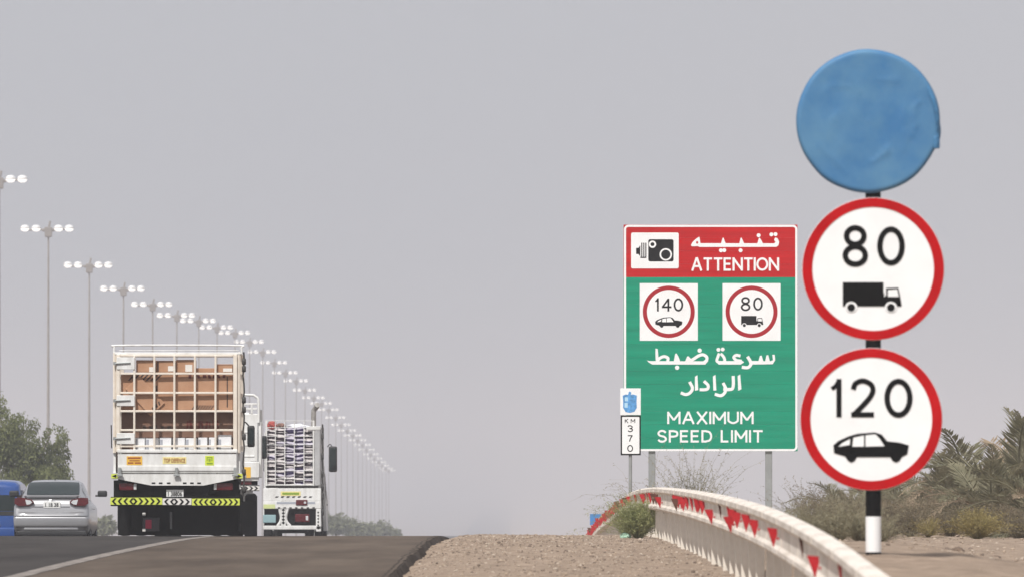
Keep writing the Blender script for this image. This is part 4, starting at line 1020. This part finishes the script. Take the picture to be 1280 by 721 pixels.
for s in (-1,1):
    mb = MB(); ys_ = [1.15,1.5,1.9,2.3,2.7,3.05,3.35]
    for y in ys_:
        w_, zb_, belt, roof, rw = interp(y); r_ = ringf(w_, zb_, belt, roof, rw)
        for k in (7, 8, 9): mb.v.append((s*(r_[k][0]+.008), y, r_[k][1]-(.01 if k == 9 else 0)+.004))
    for j in range(len(ys_)-1):
        for k in range(2): a = 3*j+k; mb.face([a, a+1, a+4, a+3])
    mb.build('side_window', M_GLASS, C1, smooth=True)
    MB().rbox(s*.90-.02, s*.90+.02, 1.55, 1.75, .80, .83, .008, 1).build('door_handle', M_SILVER, C1)
    # lamps
    ix, ox = (Uc(42.5), Uc(18)) if s < 0 else (Uc(86.5), Uc(110.5))
    tl = MB().prism([(ix, Vc(627.5)),(ix+s*.06, Vc(624)),(ix+s*.26, Vc(621.5)),(ox-s*.01, Vc(622.2)),(ox, Vc(629)),(ox-s*.10, Vc(632)),(ix+s*.12, Vc(631.5))], .055, .3).build('tail_light', M_TLIGHT, C1)
    MB().prism([(ix+s*.04, Vc(627.8)),(ix+s*.08, Vc(625)),(ix+s*.20, Vc(624)),(ix+s*.17, Vc(630.4)),(ix+s*.10, Vc(630))], .05, .056).build('reversing_lens', M_CLEAR, tl)
    MB().rbox(s*.64-.12, s*.64+.12, -.014, .03, Vc(653.5), Vc(650.5), .008, 1).build('bumper_reflector', M_DARKP, C1)
    mr = MB().rbox(s*1.02-.11, s*1.02+.11, 3.0, 3.12, Vc(622.5)+.02, Vc(614.5)+.02, .045, 3).build('mirror', M_DARKP, C1, smooth=True)
    MB().tube([(s*.86,3.08,Vc(620)),(s*.96,3.06,Vc(620))], .025, 6).build('mirror_arm', M_DARKP, mr)
    for y in (.85, 3.55): wheel(C1, s*.77, y, .315, .20)
    MB().rbox(s*.60-.13, s*.60+.13, 4.40, 4.50, .60, .72, .03, 2).build('headlight', M_CLEAR, C1, smooth=True)
spo = MB().rbox(-.66,.66,.17,.36,1.115,1.135,.009,2).rbox(-.62,-.57,.22,.30,1.05,1.12,.006,1).rbox(.57,.62,.22,.30,1.05,1.12,.006,1).build('spoiler', M_SILVER, C1)
mb = MB(); mb.rbox(-.845,.845,-.045,.12,.40,.665,.07,4); bum = mb.build('rear_bumper', M_SILVER, C1, smooth=True)
MB().rbox(-.62,.62,-.02,.06,.335,.41,.03,2).build('bumper_skirt', M_SILVER, bum, smooth=True)
MB().rbox(-.80,.80,.0,.4,.22,.33,.03,2).build('under_tray', M_DARKP, C1)
MB().rbox(-.42,.42,.10,.125,.865,.885,.006,1).build('boot_garnish', M_CHROME, C1)
pl = MB().rbox(Uc(54),Uc(75.5),.10,.118,Vc(634.5),Vc(626.5),.004,1).build('number_plate', M_PLATE, C1)
text_mesh('1 18 38', Uc(56.5), Vc(632.8), Uc(73), Vc(628.3), .0995, 'plate_number', M_DARKP, pl, offset=.015)
mb = MB(); q = Print(0, 0, 1, .124)
for rx, ry in ((.085,.058),(.035,.055),(.065,.028)):
    pts = [(rx*math.cos(R(a)), .125, .975+ry*math.sin(R(a))) for a in range(0,361,20)]; mb.tube(pts, .008, 6, False)
mb.build('emblem', M_CHROME, C1, smooth=True)
MB().quad((-.70,.118,.775),(.70,.118,.775),(.70,.118,.785),(-.70,.118,.785)).build('boot_seam', M_DARKP, C1)
MB().rbox(-.845,.845,-.047,-.03,.655,.668,.004,1).build('bumper_seam', M_DARKP, C1)
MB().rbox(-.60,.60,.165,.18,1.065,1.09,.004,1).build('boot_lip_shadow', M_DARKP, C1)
MB().rbox(-.012,.012,1.70,1.74,1.47,1.50,.004,1).build('aerial', M_DARKP, C1)

# blue van
Db = 216.0; scb = F/Db; cxb = -11.0; Xb = (cxb-640)/scb; ybg = 576+(HC-g(Db))*scb
B1 = empty('blue_van', (Xb, Db, g(Db)+.004)); tag(B1, 'blue van partly hidden beyond the left side of the silver sedan', 'van')
Vb = lambda y: (ybg-y)/scb
STV = [(0,.80,.32,.92,1.60,.62),(.04,.86,.28,.94,1.69,.66),(.12,.88,.26,.95,1.75,.70),(.6,.89,.24,.95,1.79,.71),(1.6,.89,.22,.95,1.80,.71),(2.7,.89,.22,.95,1.77,.70),(3.2,.89,.22,.95,1.70,.70),(3.75,.88,.22,.94,1.12,.68),(3.95,.86,.24,.9,1.0,.66),(4.2,.80,.28,.78,.84,.6),(4.26,.7,.34,.7,.74,.5)]
o = loft(STV, ringf).build('body', M_BLUEP, B1); shade(o, 40)
MB().prism([(-.66,1.02),(.66,1.02),(.60,1.42),(-.60,1.42)], -.014, .03).build('rear_window', M_GLASS, B1)
MB().rbox(-.80,.80,-.012,.05,.90,1.0,.01,1).build('lower_panel', M_DARKP, B1)
MB().rbox(-.86,.86,-.05,.08,.36,.60,.05,3).build('rear_bumper', M_BLUEP, B1, smooth=True)
for s in (-1,1):
    tl = MB().rbox(s*.73-.08, s*.73+.08, -.02, .1, .93, 1.42, .03, 2).build('tail_light', mat('smoked_lens',(.05,.02,.02),.2), B1, smooth=True)
    MB().rbox(s*.70-.05, s*.70+.05, -.03, .0, 1.0, 1.08, .01, 1).build('indicator_lens', mat('amber_lens',(.65,.42,.10),.25), tl)
    mb = MB()
    for y0_, y1_ in ((.5,1.45),(1.6,2.55),(2.7,3.2)):
        ra = lambda y, k: .0
        mb.quad((s*.865,y0_,1.06),(s*.865,y1_,1.06),(s*.79,y1_,1.55),(s*.79,y0_,1.55))
    mb.build('side_window', M_GLASS, B1)
    mirror(B1, s*1.0, 3.1, 1.05, 1.25, .16, s*.86)
    for y in (.75, 3.4): wheel(B1, s*.77, y, .31, .2)
MB().quad((-.60,3.33,1.60),(.60,3.33,1.60),(.62,3.74,1.17),(-.62,3.74,1.17)).build('windscreen', M_GLASS, B1)
MB().rbox(-.22,.22,-.05-.012,-.04,.64,.74,.004,1).build('number_plate', M_PLATE, B1)

# ================================================================== LAMP MASTS
L0 = empty('floodlight_mast', (0,0,0))
MB().tube([(0,0,-2),(0,0,12),(0,0,MAST-.5)], [.23,.16,.085], 8).build('mast', M_MASTM, L0, smooth=True)
hd = MB().rbox(-.36,.36,-.3,.3,MAST-1.15,MAST-.15,.1,2).rbox(-.62,.62,-.2,.2,MAST-.6,MAST-.3,.08,1).tube([(0,0,MAST-.4),(.18,0,MAST+.45)], .12, 6).build('winch_head', M_MASTM, L0)
MB().tube([(-2.3,0,MAST-.45),(2.3,0,MAST-.35)], .09, 6).build('cross_arm', M_MASTM, L0)
for x in (-2.3,-1.2,1.0,2.05):
    lu = MB().lathe([(0,.32),(.24,.28),(.40,.16),(.46,.0),(.44,-.05)], 'Z', 14, (x,-.1,MAST-.25)).build('luminaire', M_LUM, L0, smooth=True)
    MB().lathe([(.435,-.055),(.41,-.16),(.30,-.28),(.15,-.34),(0,-.35)], 'Z', 14, (x,-.1,MAST-.25)).build('lens', M_LENS, lu, smooth=True)
ORD = ['nearest','second','third','fourth','fifth','sixth','seventh','eighth','ninth','tenth','eleventh','twelfth','thirteenth','fourteenth','fifteenth','sixteenth','seventeenth','eighteenth','nineteenth','twentieth','twenty-first','twenty-second','twenty-third','twenty-fourth','twenty-fifth','twenty-sixth','twenty-seventh','twenty-eighth','twenty-ninth','thirtieth','thirty-first']
cm = childmap_of(L0); N = 31
for i in range(N):
    o = L0 if i == N-1 else copy_tree(L0, cm)
    Y = 760 + 80.2*i; o.location = (LAMP_X + rnd.uniform(-.15,.15), Y, g(Y)); o.rotation_euler = (0, 0, rnd.uniform(-.12,.12))
    tag(o, ('tall floodlight mast with four white lamps, nearest of the row, cut by the left edge' if i == 0 else 'tall floodlight mast with four white lamps, %s from the left in the receding row' % ORD[i]) if i < N-1 else 'faintest and farthest floodlight mast of the receding row', 'street lamp', 'floodlight masts along the road')

# ================================================================== PLANTS
def leafcloud(mb, blobs, n, size, droop=.6, rr=rnd, flat=False):
    tot = sum(b[3]*b[4]*b[5] for b in blobs)
    for (cx_, cy_, cz_, rx, ry, rz) in blobs:
        for i in range(int(n*rx*ry*rz/tot)):
            d = Vector((rr.gauss(0,1), rr.gauss(0,1), rr.gauss(0,1))).normalized()*(rr.random()**.42)
            p = Vector((cx_+d.x*rx, cy_+d.y*ry, cz_+d.z*rz)) 
            if noise.noise(p*1.1) < -.34: continue
            dirv = Vector((rr.uniform(-1,1), rr.uniform(-1,1), rr.uniform(-1,1)-droop)).normalized()*size*rr.uniform(.6,1.6)
            sd_ = dirv.cross(Vector((rr.uniform(-1,1), rr.uniform(-1,1), rr.uniform(-1,1)))).normalized()*size*rr.uniform(.16,.34)
            mb.quad(p-sd_*.4, p+dirv*.5-sd_, p+dirv, p+dirv*.5+sd_)
def tree(name, label, loc, blobs, n, size, m, trunk_h, grp, droop=.6, tr=.14):
    t = empty(name, loc); tag(t, label, 'tree', grp)
    tm = MB(); tm.tube(catmull([(0,0,-.3),(.06,.02,trunk_h*.5),(-.04,0,trunk_h)], 3), [tr*(1-.06*i) for i in range(7)], 7)
    for b in blobs: tm.tube(catmull([(0,0,trunk_h*.75),(b[0]*.4,b[1]*.4,(trunk_h+b[2])*.5),(b[0]*.85,b[1]*.85,b[2])], 3), [tr*.6*(1-.12*i) for i in range(7)], 5)
    tm.build('trunk', M_BARK, t, smooth=True)
    cmx = MB(); leafcloud(cmx, blobs, n, size, droop); cmx.build('crown', m, t); return t
# feathery tree at the left, beyond the cars
def px_blob(D, x, y, rxp, rzp, X0_, z0_, dy=0): 
    p = at(x, y, D); k = D/F; return (p.x-X0_, dy, p.z-z0_, rxp*k, rxp*k*.9, rzp*k)
Dt = 330.0; Xt = (25-640)*Dt/F; zt = ground_z(Xt, Dt)
BL = [px_blob(Dt,*q,Xt,zt,dy=d) for q, d in (((22,562,34,30),0),((62,572,27,32),.3),((70,545,18,17),-.2),((30,530,20,18),.2),((0,545,30,38),-.3),((80,600,14,24),0),((40,605,50,30),.1),((-8,508,18,22),.2))]
tree('feathery_tree', 'feathery olive tree with drooping foliage above the silver sedan', (Xt, Dt, zt), BL, 26000, .115, M_TREE, 2.6, 'roadside trees', 1.0)
Dt = 345.0; Xt = (-50-640)*Dt/F; zt = ground_z(Xt, Dt)
BL = [px_blob(Dt,*q,Xt,zt) for q in ((-50,520,40,45),(-20,560,35,40),(-80,570,40,50),(-40,480,25,25))]
tree('feathery_tree', 'taller feathery tree cut off by the left edge of the view', (Xt, Dt, zt), BL, 6000, .15, M_TREE, 3.0, 'roadside trees', 1.0)
# hazy low trees far down the road
FT = [(404,648,14,16,820,'nearest the bundle truck'),(424,650,15,13,850,'second beyond the bundle truck'),(444,654,13,11,900,'third beyond the bundle truck'),(462,657,11,9,940,'fourth beyond the bundle truck'),
      (478,656,11,10,980,'fifth beyond the bundle truck'),(494,662,7,6,1010,'smallest, farthest right beyond the bundle truck'),(132,652,12,11,700,'between the sedan and the cage truck')]
for x, y, rx, rz, D_, wh in FT:
    X_ = (x-640)*D_/F; z_ = ground_z(X_, D_)
    bl = [px_blob(D_, x, y+4, rx, rz, X_, z_), px_blob(D_, x-rx*.5, y+8, rx*.7, rz*.8, X_, z_), px_blob(D_, x+rx*.5, y+7, rx*.7, rz*.7, X_, z_)]
    tree('hazy_tree', 'low hazy green tree, '+wh, (X_, D_, z_), bl, 1500, .34, M_TREEF, 1.5, 'hazy trees down the road', .2, .12)

# palms
def frond_mesh(L, bend, seed, m, nl=38):
    q = random.Random(seed); mb = MB(); pts = []
    for i in range(15):
        t = i/14; a = bend*t*t; pts.append(Vector((.05*L*math.sin(seed+t*2)*t, 0, 0)) + Vector((0, L*(t*math.cos(a*.55)), L*t*(-math.sin(a*.62)))))
    mb.tube(pts, [.018*(1-.9*i/14)+.003 for i in range(15)], 4)
    for i in range(nl):
        t = .10+.90*i/nl; k = min(13, int(t*14)); f = t*14-k; p = pts[k].lerp(pts[k+1], f); d = (pts[k+1]-pts[k]).normalized()
        ll = L*.23*math.sin(math.pi*min(1, .22+.80*t))**.8*q.uniform(.8,1.15)+.03
        for s in (-1, 1):
            side = Vector((s, 0, 0)); n_ = side.cross(d).normalized(); n_ = n_ if n_.z > 0 else -n_
            v = (d*q.uniform(.5,.85)+side*(.66)+n_*q.uniform(.0,.6)).normalized()*ll; v.z -= ll*.16
            w_ = (v.cross(n_)).normalized()*.0125; mid = p+v*.5
            mb.quad(p-w_*.5, mid-w_, p+v+Vector((0,0,-ll*.06)), mid+w_)
    me = bpy.data.meshes.new('frond'); me.from_pydata(mb.v, [], mb.f); me.materials.append(m); return me
FR = [frond_mesh(1.0, b, s, M_PALM) for s, b in enumerate((.5,.8,1.1,1.4,.65))]
FRD = [frond_mesh(1.0, b, s+20, M_PALMD) for s, b in enumerate((1.0,1.5,1.9))]
def palm(px_, D_, top_y, L, n, label, dry=.3, seed=1, dep=0):
    q = random.Random(seed); X_ = (px_-640)*D_/F; z_ = ground_z(X_, D_); p = empty('date_palm', (X_, D_, z_)); tag(p, label, 'palm', 'bushy date palms on the right verge')
    ztop = HC+(576-top_y)*D_/F-z_; th = max(.12, ztop-L*.86)
    tm = MB(); prof_ = [(.20,-.3)]
    k = 0
    while prof_[-1][1] < th: prof_ += [(.17+.03*(k % 2), prof_[-1][1]+.07)]; k += 1
    tm.lathe(prof_+[(.02,th+.08)], 'Z', 10); tm.build('trunk', M_TRUNK, p)
    for i in range(n):
        f = i/(n-1); el = R(88-f*104+q.uniform(-9,9)); az = i*2.39996+q.uniform(-.3,.3)
        isd = q.random() < dry*(.15+1.6*f); me = q.choice(FRD if isd else FR); s = L*q.uniform(.78,1.12)*(1 if not isd else .9)
        o = link('frond', me, p, (0,0,th+q.uniform(-.06,.06)), (el, q.uniform(-.35,.35), az), (s*1.1, s, s))
        o.rotation_mode = 'XYZ'
PALMS = [(1276,150,518,1.9,34,'tallest bushy date palm, cut by the right edge',.3),(1210,156,536,1.75,34,'bushy date palm above the yellow bush',.35),(1160,172,570,1.5,30,'grey-green date palm just right of the lower disc',.35),
         (1108,180,588,1.5,34,'low date palm behind the black and white pole',.5),(1052,190,596,1.5,36,'leftmost low date palm, seen left of the pole under the lower disc',.5),(1240,140,570,1.4,38,'lower date palm at front right above the yellow bush, with dry fronds',.7),
         (1132,165,622,1.15,34,'small dry date palm low between pole and yellow bush',.8),(1300,136,580,1.3,26,'date palm mostly outside the right edge, in front',.4),(1075,170,634,1.05,32,'smallest dry palm clump just left of the pole',.9),
         (1185,150,604,1.25,36,'dry low date palm directly behind the yellow bush',.9)]
for i, a in enumerate(PALMS): palm(a[0], a[1], a[2], a[3], a[4], a[5], a[6], seed=40+i)

def bush(name, label, X_, Y_, h, wd, n, m, curl=.35, seed=1, twig=.006, leafy=True, cat='bush', grp=None, lean=0, dz=0):
    q = random.Random(seed); t = empty(name, (X_, Y_, ground_z(X_, Y_)+dz)); tag(t, label, cat, grp); st_ = MB(); lf = MB()
    for i in range(n):
        az = q.uniform(0, 2*math.pi); sp_ = abs(q.gauss(.55,.32)); L = h*q.uniform(.55,1.05)/max(.5, math.cos(min(1.2, sp_*.8)))
        d = Vector((math.cos(az)*math.sin(sp_)*wd/h+lean, math.sin(az)*math.sin(sp_)*wd/h, math.cos(sp_)))
        pts = [Vector((math.cos(az)*.05*wd, math.sin(az)*.05*wd, 0))]
        for k in range(5):
            d = (d + Vector((q.gauss(0,.12), q.gauss(0,.12), -curl*k*.16))).normalized(); pts.append(pts[-1]+d*L/5)
        st_.tube(pts, [twig*(1-.16*k) for k in range(6)], 3, False)
        if leafy:
            for k in range(16):
                j = q.randint(1, 4); p = pts[j].lerp(pts[j+1], q.random()); v = Vector((q.gauss(0,1), q.gauss(0,1), q.gauss(.3,.8))).normalized()*min(h,.6)*.085*q.uniform(.5,1.3)
                w_ = v.cross(Vector((q.gauss(0,1), q.gauss(0,1), q.gauss(0,1)))).normalized()*min(h,.6)*.0085
                lf.quad(p-w_*.5, p+v*.5-w_, p+v, p+v*.5+w_)
    st_.build('stems', m, t, kind='stuff')
    if leafy: lf.build('foliage', m, t, kind='stuff')
    return t
bush('green_bush', 'green leafy bush growing under the guardrail where the posts begin', 1.98, 134, .70, .52, 640, M_BUSHG, seed=3, twig=.0028)
bush('green_bush', 'thin pale bush at the foot of the guardrail left of the green bush', 2.02, 152, .38, .30, 90, M_BUSHG, seed=4, twig=.004)
bush('dry_shrub', 'tall straggly dry shrub rising above the guardrail under the green board', 2.66, 126, 1.32, .50, 150, M_BUSHD, curl=.55, seed=6, twig=.0045)
bush('dry_shrub', 'wispy dry shrub behind the guardrail below the kilometre marker', 2.52, 160, 1.5, .6, 40, M_BUSHD, curl=.9, seed=8, twig=.004, lean=-.25)
bush('yellow_bush', 'rounded yellow-green bush in front of the palms', (1222-640)*128/F, 128, .50, .52, 420, M_BUSHY, seed=11, twig=.0035)
bush('yellow_bush', 'small yellowish bush low beside the rounded one, nearer the pole', (1160-640)*134/F, 134, .34, .36, 160, M_BUSHY, seed=12, twig=.0035)
for i, (x_, d_, h_, wh) in enumerate(((905,112,.62,'left of the board right post'),(935,104,.60,'left of the right board post, second'),(965,98,.58,'at the right board post'),(992,94,.56,'right of the board post'),(1018,90,.62,'left of the round signs'),(1045,86,.55,'just left of the banded pole'),(880,120,.70,'beside the tall straggly shrub'),(1070,92,.5,'at the foot of the banded pole'))):
    X_ = (x_-640)*d_/F+.25; bush('dry_scrub', 'grey dry scrub behind the guardrail, '+wh, X_, d_, h_*.82, .5, 130, M_BUSHD, curl=.4, seed=30+i, twig=.003, cat='scrub', grp='dry scrub behind the rail')
M_BUSHB = leafmat('bush_brown', (.30,.25,.165), (.15,.125,.08), .3)
for i, (x_, d_, h_, wh) in enumerate(((1015,150,.95,'leftmost of the clump, left of the pole'),(1040,142,.85,'left of the pole, in front of the leftmost palm'),(1068,138,.75,'just left of the white band of the pole'),(1115,140,.75,'just right of the white band of the pole'),
        (1138,136,.65,'right of the pole before the small dry palm'),(1160,146,.85,'between the pole and the yellow bush, behind'),(1188,138,.70,'left of the rounded yellow bush'),(1252,138,.75,'right of the rounded yellow bush'),(1276,132,.6,'at the right edge below the tallest palm'))):
    X_ = (x_-640)*d_/F; bush('brown_scrub', 'olive-brown scrub, '+wh, X_, d_, h_, .55, 190, M_BUSHB, curl=.35, seed=70+i, twig=.0032, cat='scrub', grp='olive-brown scrub under the palms')
# low dark rock and litter
lump('rock', Vector(((1196-640)*95/F, 95, ground_z((1196-640)*95/F, 95)+.03)), (.085,.085,.06), mat('brown_rock',(.15,.105,.075),.95,var=.3,scale=9), 'small brown rock on the sandy verge before the yellow bush', 'rock', 3)
lump('plastic_bag', Vector((1.78, 134, ground_z(1.78, 134)+.05)), (.085,.06,.06), M_BAG, 'pale green plastic litter at the foot of the green bush', 'litter', 7)

# ================================================================== DUSTY AIR
hz = MB().box(-1400, 1400, -70, 11500, -60, 36).build('haze', mat('unused_haze', (1,1,1)))
m = bpy.data.materials.new('dust_haze'); m.use_nodes = True; t = m.node_tree; t.nodes.clear()
ov = t.nodes.new('ShaderNodeOutputMaterial'); pv = t.nodes.new('ShaderNodeVolumePrincipled')
pv.inputs['Color'].default_value = (.73,.74,.79,1); pv.inputs['Density'].default_value = .00045; pv.inputs['Anisotropy'].default_value = 0.0
t.links.new(pv.outputs[0], ov.inputs['Volume'])
hz.data.materials.clear(); hz.data.materials.append(m); bpy.data.materials.remove(MATS.pop('unused_haze'))
tag(hz, 'pale dusty haze filling the air over the road', 'haze', kind='stuff')
